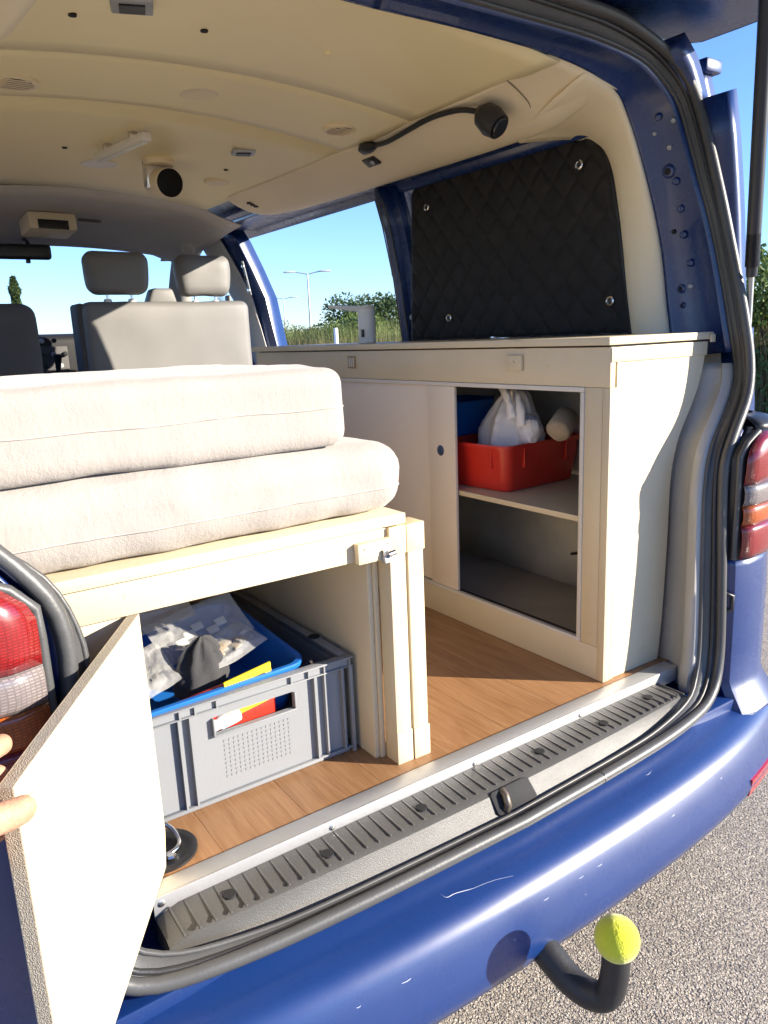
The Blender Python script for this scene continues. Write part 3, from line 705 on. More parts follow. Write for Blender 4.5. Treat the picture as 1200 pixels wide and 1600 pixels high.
# scratches
SCR = simple('scratch_white', (.6, .62, .68), .7)
def scratch(pts, r=.0007): MB().tube(smoothline([(x, y+yb(x)-.0005, z) for x, y, z in pts], 4), r, 5).build('scratch', SCR, BUMP)
scratch([(.716,.925,-.0985),(.722,.913,-.1015),(.74,.912,-.1015),(.775,.905,-.104)], .0006)
scratch([(.775,.905,-.104),(.82,.90,-.1055),(.86,.89,-.1085)], .0006)
scratch([(1.30,.93,-.0980),(1.318,.925,-.0985),(1.335,.928,-.0980)], .0009)
scratch([(.93,.862,-.131),(.95,.858,-.136),(.97,.868,-.120)], .0006)
for k in range(44):
    x = random.uniform(.4, 1.6); t = random.choice([(.93,-.0985),(.90,-.1062),(.8505,-.155),(.841,-.188)])
    dx = random.uniform(.004, .02); scratch([(x, t[0], t[1]), (x+dx*.5, t[0]-.001, t[1]-.0005), (x+dx, t[0], t[1])], random.uniform(.0003, .0007))

# quarter panel corner under and around the lamps
def plan(off=0):
    P = [(1.738,1.06),(1.733,1.028),(1.743,1.008),(1.78,.996),(1.85,1.000),(1.912,1.022),(1.958,1.07),(1.985,1.14),(1.995,1.26)]
    c = Vector((1.76, 1.32)); out = []
    for x, y in P:
        v = (Vector((x, y))-c).normalized(); out.append((x+v.x*off, y+v.y*off))
    return out
def corner(s):
    f = (lambda p: Vector(mir(p))-Vector((.014, 0, 0))) if s else (lambda p: Vector(p))
    rowsq = []
    for z, o in ((.300, -.002), (.28, .0), (.20, .003), (.06, .004), (-.03, .004), (-.05, .012), (-.105, .045), (-.14, .03)):
        rowsq.append([f((x, y, z)) for x, y in plan(o)])
    MB().loft(rowsq).build('quarter_panel', BLUE, VAN, smooth=35, solid=.003)
    rowsu = [[f((x+.10*(1-(i_+2)/8), y+.01, z)) for i_, (x, y) in enumerate(plan(o)[2:])] for z, o in ((.619, -.003), (.630, -.010), (.642, -.030), (.650, -.065))]
    if not s: MB().loft(rowsu).build('lamp_shoulder', BLACK, VAN, smooth=60, solid=.003)
    up = [p for p in O if .62 < p.z < 1.34 and p.x > 1.70]
    rows_ = [[f(p) for p in up], [f((xo(p.z)-.055-.03*max(0, p.z-1.3), p.y+.075, p.z)) for p in up], [f((xo(p.z)-.02, p.y+.17, p.z)) for p in up]]
    MB().loft(rows_).build('quarter_panel', BLUE, VAN, smooth=60, solid=.003)
    # gutter between seal and panel
    g = resample([tuple(p) for p in O if -.035 < p.z < .70 and p.x > 1.64], 30)
    e = [Vector((max(1.740, p.x+.012), 1.035 if p.z < .62 else 1.06, p.z)) for p in g]
    m = [a.lerp(b, .5)+Vector((0, .035, 0)) for a, b in zip(g, e)]
    MB().loft([[left(p) for p in g] if s else g]+[[f(p) for p in r] for r in (m, e)]).build('gutter', BLUE, VAN, smooth=50, solid=.003)
    def pl(z, o, k=2):
        t = max(0, (z-.55)/.065); inx = .095*t*t
        return [f((x+inx*(1-i/8.), y+.008*t*t, z)) for i, (x, y) in enumerate(plan(o))][k:]
    hs = MB().loft([pl(z, .001, 0) for z in (.298, .45, .55, .58, .60, .62)]).build('tail_light', BLACK, VAN, smooth=40, solid=.004)
    def seg(name, mat, z0, z1):
        rows_ = []; nz = 6
        for i in range(nz+1):
            z = z0+(z1-z0)*i/nz; e = min(i, nz-i)
            rows_.append(pl(z, .008+.005*min(1, e/1.5)))
        return MB().loft(rows_).build(name, mat, hs, smooth=60, solid=.003)
    seg('red_lens', LENS_RED, .303, .386); seg('amber_lens', LENS_AMBER, .3875, .436)
    seg('clear_lens', LENS_CLEAR, .4375, .489); seg('red_lens', LENS_RED, .4905, .615)
    MB().tube([f((1.738+.075*max(0, (z-.55)/.065)**2, 1.012, z)) for z in (.30, .38, .45, .52, .56, .59, .615)], .008, 8).build('lamp_gasket', RUBBER_GREY, hs, smooth=60)
    MB().tube([f(p) for p in ((1.722,1.045,.215),(1.722,1.022,.213),(1.738,1.008,.205),(1.738,1.008,.170),(1.722,1.022,.162),(1.722,1.045,.160))], .006, 8).build('striker_hook', BLACK, VAN, smooth=50)
corner(0); corner(1)

# tow bar
tow = smoothline([(.888,.98,-.235),(.891,.90,-.240),(.894,.843,-.254),(.900,.785,-.280),(.910,.742,-.285),(.920,.715,-.268),(.926,.707,-.225),(.928,.706,-.180),(.928,.706,-.15)], 6)
MB().tube(tow, [.031-.006*min(1, i/30) for i in range(len(tow))], 16).build('tow_bar', simple('tow_black', (.022, .022, .024), .5, var=.3, vscale=30, bump=.3, bscale=150), VAN, smooth=60)

# open sliding door standing outside the side panel
sd_rows = []
for z in [-.22, .0, .3, .6, .85, 1.1, 1.3, 1.42, 1.475, 1.505]:
    sd_rows.append([(xo(min(z, 1.42))+.075-(.03 if z > 1.46 else 0), y, z) for y in (1.262, 1.27, 2.3, 2.60)])
sdo = MB().loft(sd_rows).build('sliding_door', BLUE, VAN, smooth=40, solid=.05)
MB().tube([(xo(z)+.055, 1.250, z) for z in (-.2, .3, .85, 1.1, 1.3, 1.40)], .008, 8).build('door_rubber', RUBBER, sdo, smooth=60)
MB().box(1.875, 1.945, 1.245, 1.34, 1.495, 1.528).build('roller_guide', BLUE, sdo, bevel=.008)

# tailgate, raised
tg = []
prof = [(1.352,1.605,.90),(1.338,1.600,.955),(1.30,1.598,.983),(1.20,1.598,.985),(1.0,1.600,.985),(.75,1.61,.985),(.5,1.625,.985),(.2,1.655,.98),(-.05,1.70,.93),(-.12,1.72,.85)]
for y, z, hw in prof:
    tg.append([(XC+hw*sin(pi/2*(-1+2*i/24)), y, z) for i in range(25)])
TG = MB().loft(tg).build('tailgate', BLUE, VAN, smooth=60, solid=.03)
# glass recess frame and hinges on the inner face
for sx in (-1, 1):
    MB().obox((XC+sx*.52, 1.30, 1.60), (.03, 0, 0), (0, .045, .004), (0, 0, .012)).build('hinge', BLUE, TG, bevel=.004)
# gas strut
s0, s1 = Vector((1.884, 1.097, .84)), Vector((1.678, .985, 1.615))
for f in (lambda p: p, lambda p: Vector(mir(p))):
    sm = s0.lerp(s1, .19)
    g = MB().tube([f(sm), f(s0.lerp(s1, .315)), f(s0.lerp(s1, .22)), f(s1)], [.0130, .0165, .0165, .0165], 16).build('gas_strut', simple('strut_black', (.020, .024, .035), .35), VAN, smooth=50)
    MB().tube([f(s0), f(sm)], .0065, 10).build('piston_rod', GALV, g, smooth=50)
# ------------------------------------------------------------------ van: side openings, front
# quarter window glass behind the quilted cover
side('quarter_window', 1.42, 2.46, .86, 1.415, GLASS, off=.02, solid=.004)
# C pillar: folded sheet with a run of steps and welts
prof = [(y_*1.034, o_) for y_, o_ in [(2.36,.052),(2.385,.050),(2.39,.070),(2.43,.074),(2.435,.092),(2.475,.094),(2.482,.066),(2.525,.060),(2.532,.030),(2.57,.028),(2.575,-.02)]]
L = []
for z in [.0+1.43*i/10 for i in range(11)]: L.append([(xo(z)-o, y, z) for y, o in prof])
CP = MB().loft(L).build('sliding_door_pillar', BLUE, VAN, smooth=25, solid=.003)
for y, o in ((2.437,.097),(2.478,.098),(2.505,.068)):
    MB().tube([(xo(z)-o, y*1.034+.02*(z-.85), z) for z in (.0, .4, .86, 1.1, 1.3, 1.40)], .0028, 6).build('welt', RUBBER_GREY, CP, smooth=60)
for z, y in ((1.13, 2.555), (1.02, 2.552), (.95, 2.42)):
    MB().lathe([(.012, 0), (.011, .003), (.0001, .004)], (xo(z)-(.036 if y > 2.5 else .08), y*1.034, z), (-1, -.3, 0), 12).build('pillar_clip', GALV, CP, smooth=40)
# window frame rails (blue) round the covered window and the door opening head
MB().box(1.60, 1.84, 1.60, 3.72, 1.430, 1.452).build('window_rail', BLUE, VAN, bevel=.006)
MB().tube([(1.825, y, 1.425) for y in (1.62, 1.8, 2.1, 2.45)], .016, 8).build('window_rail', BLUE, VAN, smooth=60)
# B pillar
bp = MB()
L = []
for z in [.0, .3, .6, .83, .95, 1.10, 1.25, 1.38, 1.44]:
    x = xo0(z)-.055-.06*max(0, (z-1.1)/.34)
    L.append([(x+.09, 3.70+.10*(z-.8), z), (x+.02, 3.68+.14*(z-.8), z), (x-.005, 3.70+.20*(z-.8), z), (x-.02, 3.76+.25*(z-.8), z), (x-.02, 3.82+.35*(z-.8), z)])
BPL = MB().loft(L).build('front_pillar', BLUE, VAN, smooth=40, solid=.004)
L = []
for z in [.55, .83, .95, 1.10, 1.25, 1.38, 1.46]:
    x = xo0(z)-.08-.06*max(0, (z-1.1)/.34)
    L.append([(x-.002, 3.705+.24*(z-.8), z), (x-.024, 3.75+.27*(z-.8), z), (x-.032, 3.78+.3*(z-.8), z), (x-.022, 3.86+.36*(z-.8), z), (x+.03, 3.92+.36*(z-.8), z)])
MB().loft([smoothline(l, 3) for l in L]).build('pillar_trim', HEADLINER, VAN, smooth=60, solid=.004)
pl = MB().obox((1.742, 3.735, 1.20), (.004, -.002, .0), (.004, .014, 0), (-.012, .01, .085)).build('lock_plate', GALV, BPL, bevel=.003)
for dz in (-.06, .0, .06): MB().lathe([(.010, 0), (.009, .006), (.0001, .007)], (1.738-dz*.14, 3.730+dz*.11, 1.20+dz), (-1, -.35, 0), 12).build('bolt', CHROME if dz else BLACK, pl, smooth=40)
# belt grip for the seat belt
MB().obox((1.66, 3.80, 1.07), (.012, 0, 0), (0, .02, 0), (0, 0, .05)).build('belt_guide', BLACK, VAN, bevel=.008)

# front headliner
L = []
for y, zc in ((3.345, 1.519), (3.5, 1.508), (3.8, 1.49), (4.1, 1.455), (4.25, 1.428), (4.33, 1.405)):
    L.append([(x, y+(.16*(x-.55) if y < 3.6 else 0)-.12*((x-XC)/.8)**2*(y > 4.2), zc-.15*(x-XC)**2*(1 if abs(x-XC) < .55 else 1.35)) for x in [XC-.80+1.49*i/24 for i in range(25)]])
MB().loft(L).build('headliner', HEADLINER, VAN, smooth=60, solid=.006)
con = MB().obox((.84, 3.86, 1.435), (.105, .01, 0), (-.006, .08, -.01), (0, .005, .038)).build('overhead_console', CREAM_PLASTIC, VAN, bevel=.012)
MB().obox((.845, 3.774, 1.428), (.066, .006, 0), (0, .004, 0), (0, .003, .020)).build('console_display', BLACK, con, bevel=.003)
MB().obox((1.01, 3.80, 1.455), (.05, .0, -.002), (0, .006, 0), (0, 0, .006)).build('visor_edge', SEAT_DARK, VAN, bevel=.002)
mi = rbox(.60, .885, 4.06, 4.10, 1.307, 1.378, .018, (6, 2, 3)).build('rear_view_mirror', BLACK, VAN, smooth=60)
MB().tube([(.80, 4.10, 1.36), (.80, 4.18, 1.40), (.80, 4.26, 1.425)], .010, 8).build('mirror_arm', BLACK, mi, smooth=60)
MB().box(.765, .785, 4.065, 4.085, 1.290, 1.307).build('mirror_lever', BLACK, mi, bevel=.003)
# windscreen and its frame
WT, WB = [(XC-.68, 4.22, 1.39), (XC-.4, 4.31, 1.415), (XC, 4.33, 1.42), (XC+.4, 4.31, 1.413), (XC+.66, 4.24, 1.385)], [(XC-.78, 4.85, .86), (XC-.4, 5.02, .86), (XC, 5.06, .86), (XC+.4, 5.02, .86), (XC+.78, 4.85, .86)]
a, b = smoothline(WT, 4), smoothline(WB, 4)
ws = MB().loft([a, b]).build('windscreen', GLASS, VAN, smooth=60)
MB().obox((1.535, 4.318, 1.352), (.024, -.008, 0), (0, .0, 0.0001), (0.002, -.012, .013)).build('windscreen_sticker', simple('sticker_yellow', (.55, .50, .30), .6), ws)
for f in (lambda p: p, mir):
    l1 = [f(p) for p in ((1.555,4.24,1.40),(1.595,4.48,1.22),(1.66,4.85,.86))]
    l2 = [f(p) for p in ((1.60,4.20,1.40),(1.66,4.45,1.22),(1.74,4.82,.86))]
    l3 = [f(p) for p in ((1.70,4.12,1.42),(1.71,4.40,1.25),(1.80,4.76,.86))]
    MB().loft([smoothline(l, 4) for l in (l1, l2, l3)]).build('windscreen_pillar', HEADLINER, VAN, smooth=60, solid=.01)
# grab handle boss on the pillar top
gh = MB().lathe([(.045, 0), (.042, .014), (.028, .018), (.022, .010), (.0001, .010)], (1.555, 4.02, 1.372), (-.75, -.45, -.55), 20).build('grab_handle', HEADLINER, VAN, smooth=50)
MB().tube(smoothline([(1.56, 4.0, 1.375), (1.60, 3.94, 1.395), (1.62, 3.88, 1.40)], 4), .014, 8).build('grab_handle_arm', HEADLINER, VAN, smooth=60)
side('front_window', 3.98, 4.62, .90, 1.40, GLASS, off=.03, solid=.003)
side('front_window', 3.98, 4.62, .90, 1.40, GLASS, left=True, off=.03, solid=.003)
# dashboard and bonnet
ds = rbox(.05, 1.78, 4.38, 5.0, .45, .965, .05, (6, 4, 4), .006, 6).build('dashboard', BLACK, VAN, smooth=60)
MB().box(.80, .965, 4.365, 4.382, .70, .90).build('radio_panel', SEAT_DARK, ds, bevel=.006)
for i, (x, z) in enumerate(((.84,.93),(.90,.93),(.83,.86),(.89,.86),(.95,.86),(.84,.80),(.92,.80))):
    MB().lathe([(.013, 0), (.012, .012), (.0001, .013)], (x, 4.36, z), (0, -1, 0), 12).build('dash_knob', GALV if i % 3 == 0 else BLACK, ds, smooth=50)
MB().tube([(.875, 4.30, .60), (.885, 4.27, .78), (.89, 4.26, .86)], [.012, .012, .022], 10).build('gear_lever', BLACK, VAN, smooth=60)
rbox(.0, 1.80, 4.95, 5.75, .0, .84, .15, (6, 6, 4)).build('bonnet', BLUE, VAN, smooth=60)
for y in (1.95, 4.9):
    for sx in (-1, 1):
        w = MB().lathe([(.18, -.10), (.28, -.11), (.305, -.08), (.305, .08), (.28, .11), (.18, .10)], (XC+sx*.86, y, GZ+.305), (1, 0, 0), 32).build('wheel', RUBBER, VAN, smooth=40)
        MB().lathe([(.0001, .085), (.10, .085), (.185, .06), (.185, -.06), (.10, -.08), (.0001, -.08)], (XC+sx*.86, y, GZ+.305), (1, 0, 0), 24).build('rim', GALV, w, smooth=40)
# lashing eye in the floor
le = MB().lathe([(.060, -.004), (.060, .0035), (.052, .005), (.046, .0035), (.042, .0008), (.0001, .0006)], (.318, 1.215, .0015), (0, 0, 1), 32).build('lashing_eye', BLACK, VAN, smooth=40)
MB().tube([(.318+.032*cos(a), 1.225+.03*sin(a), .006+.028*max(0, sin(a))) for a in [2*pi*i/20 for i in range(21)]], .0045, 8, caps=False).build('ring', CHROME, le, smooth=60)
MB().lathe([(.010, 0), (.010, .006), (.007, .009), (.0001, .009)], (.322, 1.186, .002), (0, 0, 1), 6).build('bolt', CHROME, le)
# power socket on the side trim
so = MB().obox((1.513, 2.215, 1.443), (.016, 0, -.010), (0, .036, 0), (-.003, 0, -.006)).build('power_socket', BLACK, VAN, bevel=.005)
MB().lathe([(.010, 0), (.009, .003), (.0001, .001)], (1.509, 2.205, 1.436), (-.5, 0, -.86), 14).build('socket_hole', GALV, so, smooth=40)

# ------------------------------------------------------------------ seats
def headrest(par, x0, x1, y, z0, z1):
    h = rbox(x0, x1, y, y+.10, z0, z1, .045, (6, 3, 4), .004, 9, x0).mesh('headrest', smooth=60)
    for v in h.vertices:      # a little narrower towards the base
        t = (z1-v.co.z)/(z1-z0); v.co.x = (x0+x1)/2+(v.co.x-(x0+x1)/2)*(1-.10*t*t+.02*t)
    o = link('headrest', h, SEAT, par)
    for fx in (.32, .70):
        xx = x0+(x1-x0)*fx
        MB().tube([(xx, y+.05, z0-.06), (xx, y+.05, z0+.03)], .0075, 8).build('headrest_post', CHROME, par, smooth=60)
        MB().lathe([(.020, -.004), (.016, .010), (.0001, .012)], (xx, y+.05, z0-.028), (0, 0, 1), 14).build('post_collar', WHITE_PL, par, smooth=50)
SB = thing('bench_seat', (1.27, 3.65, -.0), 'light grey double passenger seat with two headrests behind the mattresses', 'seat')
b_ = rbox(.885, 1.69, 3.60, 3.74, .42, 1.085, .04, (14, 4, 12), .005, 5).build('backrest', SEAT, SB, smooth=60)
rbox(.865, .905, 3.64, 3.78, .45, 1.08, .018, (2, 4, 8)).build('side_bolster', SEAT_DARK, SB, smooth=60)
MB().prism([(1.185, 3.64, 1.07), (1.335, 3.64, 1.07), (1.315, 3.64, 1.145), (1.215, 3.64, 1.145)], (0, .08, 0)).build('belt_tower', SEAT, SB, bevel=.016, seg=3)
rbox(.88, 1.69, 3.70, 4.20, .30, .48, .05, (8, 6, 3)).build('cushion', SEAT, SB, smooth=60)
MB().box(.95, 1.62, 3.72, 4.12, -.0, .32).build('seat_base', SEAT_DARK, SB, bevel=.01)
headrest(SB, .915, 1.205, 3.60, 1.115, 1.305); headrest(SB, 1.335, 1.610, 3.60, 1.105, 1.298)
SD = thing('driver_seat', (.42, 3.6, 0), 'dark grey driver seat back at the left beside the dashboard', 'seat')
rbox(.15, .675, 3.50, 3.66, .42, 1.075, .06, (8, 4, 10), .005, 5).build('backrest', SEAT_DARK, SD, smooth=60)
rbox(.15, .675, 3.62, 4.12, .30, .48, .05, (6, 6, 3)).build('cushion', SEAT_DARK, SD, smooth=60)
MB().box(.2, .62, 3.66, 4.05, 0, .32).build('seat_base', SEAT_DARK, SD, bevel=.01)

# ------------------------------------------------------------------ kitchen cabinet
K = thing('kitchen_cabinet', (1.62, 2.1, 0), 'cream painted kitchen cabinet with an open sliding-door bay along the side wall', 'cabinet')
XF = 1.44
def kb(name, x0, x1, y0, y1, z0, z1, mat=CREAM, bevel=.0015, par=K): return MB().box(x0, x1, y0, y1, z0, z1).build(name, mat, par, bevel=bevel)
kb('top_rail', XF, XF+.018, 1.166, 3.05, .742, .835)
kb('bottom_rail', XF, XF+.018, 1.184, 3.05, .0, .088)
kb('frame_post', XF, XF+.0175, 1.1865, 1.240, .0885, .7415)
kb('frame_post', XF, XF+.0175, 2.62, 3.049, .0885, .7415)
kb('corner_batten', XF-.0005, XF+.024, 1.164, 1.1858, .0, .7415)
# thin white edging inside the opening
EDGE = simple('pale_edging', (.66, .62, .55), .5)
kb('opening_edging', XF-.0025, XF+.012, 1.2405, 2.62, .7295, .7412, EDGE, .001)
kb('opening_edging', XF-.0025, XF+.012, 1.2405, 1.2525, .0985, .7290, EDGE, .001)
kb('opening_edging', XF-.0025, XF+.012, 1.2405, 2.62, .0888, .0980, EDGE, .001)
kb('sliding_rail', XF+.014, XF+.030, 1.2530, 2.62, .0890, .0950, BLACK, 0)
# sliding doors: one fixed leaf, one slid over it
d1 = kb('sliding_door', XF+.003, XF+.013, 1.734, 1.862, .0990, .7285, WHITEBOARD)
MB().lathe([(.0165, .0), (.0150, .0015), (.0001, .0015)], (XF+.0025, 1.803, .533), (-1, 0, 0), 24).build('finger_hole', simple('hole_blue', (.035, .06, .12), .5), d1, smooth=50)
kb('sliding_door', XF+.0135, XF+.0235, 1.845, 2.62, .0990, .7285, WHITEBOARD)
# rear end panel with the profile of the van side
pe = [(1.4405,.0),(1.668,.0),(1.680,.124),(1.688,.318),(1.690,.472),(1.699,.538),(1.720,.602),(1.768,.68),(1.792,.727),(1.809,.783),(1.817,.8345),(1.4405,.8345)]
pts = smoothline([(x, 0, z) for x, z in pe[1:11]], 4)
poly = [(1.465, 1.168, .0)]+[(p.x, 1.168, p.z) for p in pts]+[(1.465, 1.168, .8345)]
MB().prism(poly, (0, .016, 0)).build('end_panel', CREAM, K, bevel=.001, seg=1)
kb('end_rail', 1.442, 1.815, 1.1635, 1.1675, .800, .8345)
kb('end_rail', 1.4645, 1.478, 1.1655, 1.1678, .0, .799, bevel=.0008)
# counter: top board, and lid board with a dark gap below
kb('countertop', 1.425, 1.832, 1.158, 3.06, .8395, .858, bevel=.002)
kb('counter_gap', 1.45, 1.80, 1.172, 3.03, .835, .8390, BLACK, 0)
kb('lid_hinge', 1.66, 1.72, 1.74, 1.80, .8585, .8625, CHROME, .001)
kb('lid_hinge', 1.66, 1.72, 1.80, 1.812, .8585, .8665, CHROME, .001)
kb('countertop_lip', 1.812, 1.8325, 1.153, 1.1575, .832, .852)
sh = kb('shelf', XF+.031, 1.895, 1.186, 2.60, .400, .4145)
kb('shelf_edging', XF+.020, XF+.0305, 1.2535, 2.60, .3995, .4148, par=K)
kb('bay_divider', XF+.031, 1.83, 2.60, 2.616, .0, .8345)
kb('bay_floor', XF+.031, 1.935, 1.186, 2.60, .0006, .012, simple('dark_felt', (.50, .48, .42), .95, var=.2, bump=.5, bscale=300))
# latches on the top rail
lt = kb('drawer_latch', XF-.009, XF-.0003, 1.445, 1.505, .778, .818)
MB().lathe([(.006, 0), (.005, .003), (.0001, .003)], (XF-.009, 1.475, .798), (-1, 0, 0), 12).build('latch_pin', CREAM, lt, smooth=40)
sk = kb('recessed_pull', XF-.004, XF-.0003, 2.255, 2.305, .776, .818, simple('pull_brown', (.30, .22, .12), .6))
for i in range(3): kb('pull_slat', XF-.0055, XF-.004, 2.263+.013*i, 2.270+.013*i, .781, .813, EDGE, .0004, sk)
MB().tube(smoothline([(1.925, 1.62, .39), (1.927, 1.615, .25), (1.925, 1.63, .16), (1.92, 1.70, .13)], 4), .005, 6).build('lining_seam', BLACK, VAN, smooth=60)

# filled screw heads and small knocks in the paint
for i_, (y_, z_) in enumerate(((1.21, .70), (1.21, .40), (1.21, .12), (1.30, .045), (1.75, .045), (2.2, .045), (1.36, .79), (1.95, .79), (2.6, .79))):
    MB().lathe([(.0042, -.0004), (.0040, .0005), (.0015, .0007), (.0001, .0002)], (XF, y_, z_), (-1, 0, 0), 10).build('screw_head', ENDGRAIN, K, smooth=40)
for x_, z_ in ((1.472, .77), (1.472, .45), (1.472, .10), (1.60, .815), (1.74, .815), (1.60, .05)):
    MB().lathe([(.0042, -.0004), (.0040, .0005), (.0015, .0007), (.0001, .0002)], (x_, 1.1678 if .05 < z_ < .8 and x_ > 1.5 else 1.1636 if z_ > .8 else 1.1655, z_), (0, -1, 0), 10).build('screw_head', ENDGRAIN, K, smooth=40)
# tap on the counter
TP = thing('tap', (1.62, 2.45, .858), 'pale folding tap on the cream counter in front of the open side door', 'tap')
MB().tube([(1.62, 2.45, .858), (1.62, 2.45, .985)], .033, 20).build('column', WHITE_PL, TP, bevel=.003)
MB().prism([(1.602, 2.47, .972), (1.602, 2.70, 1.000), (1.602, 2.70, 1.010), (1.602, 2.47, .995), (1.602, 2.42, .996), (1.602, 2.42, .986), (1.602, 2.47, .986)], (.036, 0, 0)).build('spout', WHITE_PL, TP, bevel=.003)
MB().obox((1.590, 2.435, .895), (.004, -.002, 0), (.003, .008, 0), (0, 0, .014)).build('button', BLACK, TP, bevel=.002)

# ------------------------------------------------------------------ bed frame
BD = thing('bed_frame', (.3, 1.9, 0), 'cream painted wooden bed frame with a post at the floor edge and open flap door', 'bed frame')
def bb(name, x0, x1, y0, y1, z0, z1, mat=CREAM, bevel=.0018): return MB().box(x0, x1, y0, y1, z0, z1).build(name, mat, BD, bevel=bevel)
bb('bed_board', -.02, .846, 1.172, 2.85, .5215, .5425)
bb('front_rail', .10, .795, 1.181, 1.203, .462, .5212)
bb('front_rail', .10, .310, 1.192, 1.204, .380, .4615)
bb('corner_batten', .10, .245, 1.2045, 1.222, .0, .46)
bb('side_panel', .788, .800, 1.232, 2.85, .0, .521)
bb('inner_post', .8005, .8115, 1.2265, 1.262, .0, .4985)
bb('post', .812, .8495, 1.182, 1.226, .0, .4585)
bb('post', .8545, .8925, 1.180, 1.226, .0, .4585)
bb('post_foot', .8110, .8505, 1.1795, 1.1818, .0, .072)
bb('post_foot', .8530, .8945, 1.1770, 1.1798, .0, .070)
bb('post_block', .8090, .8505, 1.1785, 1.228, .4588, .5165, ENDGRAIN)
bb('post_block', .8508, .8955, 1.1775, 1.228, .4588, .5165, ENDGRAIN)
bb('post_block', .770, .8088, 1.1865, 1.228, .4620, .5165)
# latch
lw = bb('latch_block', .728, .8065, 1.164, 1.1805, .460, .500)
for x, z in ((.742, .489), (.795, .491)): MB().lathe([(.0022, 0), (.0018, .001), (.0001, .001)], (x, 1.1638, z), (0, -1, 0), 8).build('screw', CHROME, lw)
MB().tube([(.788, 1.1535, .472), (.804, 1.1535, .474)], .007, 10).build('latch_bolt', CHROME, lw, smooth=40)
MB().obox((.793, 1.160, .470), (.012, 0, 0), (0, .0035, 0), (0, 0, .011)).build('latch_plate', CHROME, lw, bevel=.001)
MB().obox((.798, 1.158, .462), (.018, 0, 0), (0, .006, 0), (0, .001, .006)).build('latch_plate', GALV, lw, bevel=.001)

for x_, z_ in ((.14, .49), (.30, .495), (.45, .49), (.62, .495), (.70, .488)):
    MB().lathe([(.0040, -.0004), (.0038, .0005), (.0015, .0007), (.0001, .0002)], (x_, 1.181, z_), (0, -1, 0), 10).build('screw_head', ENDGRAIN, BD, smooth=40)
# flap door, swung open towards the viewer
H = Vector((.3170, 1.184)); Nn = Vector((.064, .768)); du = (Nn-H).normalized(); dn = Vector((-du.y, du.x))
if dn.x < 0: dn = -dn          # face towards +x
LEN = (Nn-H).length
def dp(s, z, o=0): p = H+du*s+dn*o; return (p.x, p.y, z)
outline = [(0, .461), (LEN, .461), (LEN, -.10), (.062, -.005), (.004, .03), (0, .09)]
outline = [(0, .461), (LEN, .461), (LEN, .005), (.02, .005), (.0, .06)]
core = MB().prism([dp(s, z, -.0150) for s, z in outline], (dn.x*.0145, dn.y*.0145, 0)).build('flap_door', CHIP, BD)
MB().prism([dp(s*.9985+.0003, z if z > .4 else z, -.0004) for s, z in outline], (dn.x*.0008, dn.y*.0008, 0)).build('painted_face', CREAM, core)
MB().prism([dp(s*.9985+.0003, z, -.0160) for s, z in outline], (dn.x*.0009, dn.y*.0009, 0)).build('painted_face', CREAM, core)
for z in (.40, .08): MB().tube([(H.x-.004, H.y+.003, z-.03), (H.x-.004, H.y+.003, z+.03)], .005, 8).build('hinge', CHROME, core, smooth=60)

# ------------------------------------------------------------------ mattresses
def mattress(name, box, r, label, seam, disp, seed, sag=0):
    mb = rbox(*box, r, (46, 34, 10), disp, 7, seed)
    if sag:
        mb.v = [(x, y, z-sag*max(0, (x-.55)/.3)**2*max(0, (z-box[4])/(box[5]-box[4]))**2) for x, y, z in mb.v]
    o = mb.build(name, FABRIC, None, smooth=80, label=label, cat='mattress', group='mattresses on the bed')
    x0, x1, y0, y1, z0, z1 = box; zz = z0+(z1-z0)*seam; lo = Vector((x0, y0, z0)); hi = Vector((x1, y1, z1))
    def surf(q):
        q = Vector(q); inn = Vector([min(max(q[i], lo[i]+r), hi[i]-r) for i in range(3)]); d = (q-inn).normalized()
        w = inn+r*d+d*(disp*(noise.noise(q*7+Vector((seed, seed, seed)))+.5*noise.noise(q*7*2.7))+.0002)
        if sag: w.z -= sag*max(0, (w.x-.55)/.3)**2*max(0, (w.z-z0)/(z1-z0))**2
        return w
    zs_ = lambda t: zz+.004*noise.noise(Vector((t*5, seed, 0)))
    pts = [surf((x0+r+(x1-x0-r)*k/90, y0, zs_(k/90))) for k in range(91)]+[surf((x1, y0+(y1-y0-r)*k/40, zs_(1))) for k in range(1, 41)]
    MB().tube(pts, .0016, 6).build('piping', THREAD, o, smooth=60)
    return o
mattress('mattress', (.055, .866, 1.178, 1.83, .5435, .690, ), .055, 'lower white foam mattress lying directly on the bed board', .36, .006, 3, .012)
mattress('mattress', (-.02, .735, 1.182, 1.80, .686, .832), .030, 'upper white foam mattress stacked on top of the other mattress', .50, .004, 11)
# ------------------------------------------------------------------ grey crate and its contents
CR = thing('stacking_crate', (.56, 1.6, 0), 'open grey plastic stacking crate under the bed', 'crate')
cx0, cx1, cy0, cy1, ch = .325, .775, 1.282, 1.90, .222
def cb(name, x0, x1, y0, y1, z0, z1, mat=CRATE, bevel=.0018, par=CR): return MB().box(x0, x1, y0, y1, z0, z1).build(name, mat, par, bevel=bevel)
bo = .012
cb('base', cx0+bo, cx1-bo, cy0+bo, cy1-bo, .001, .008)
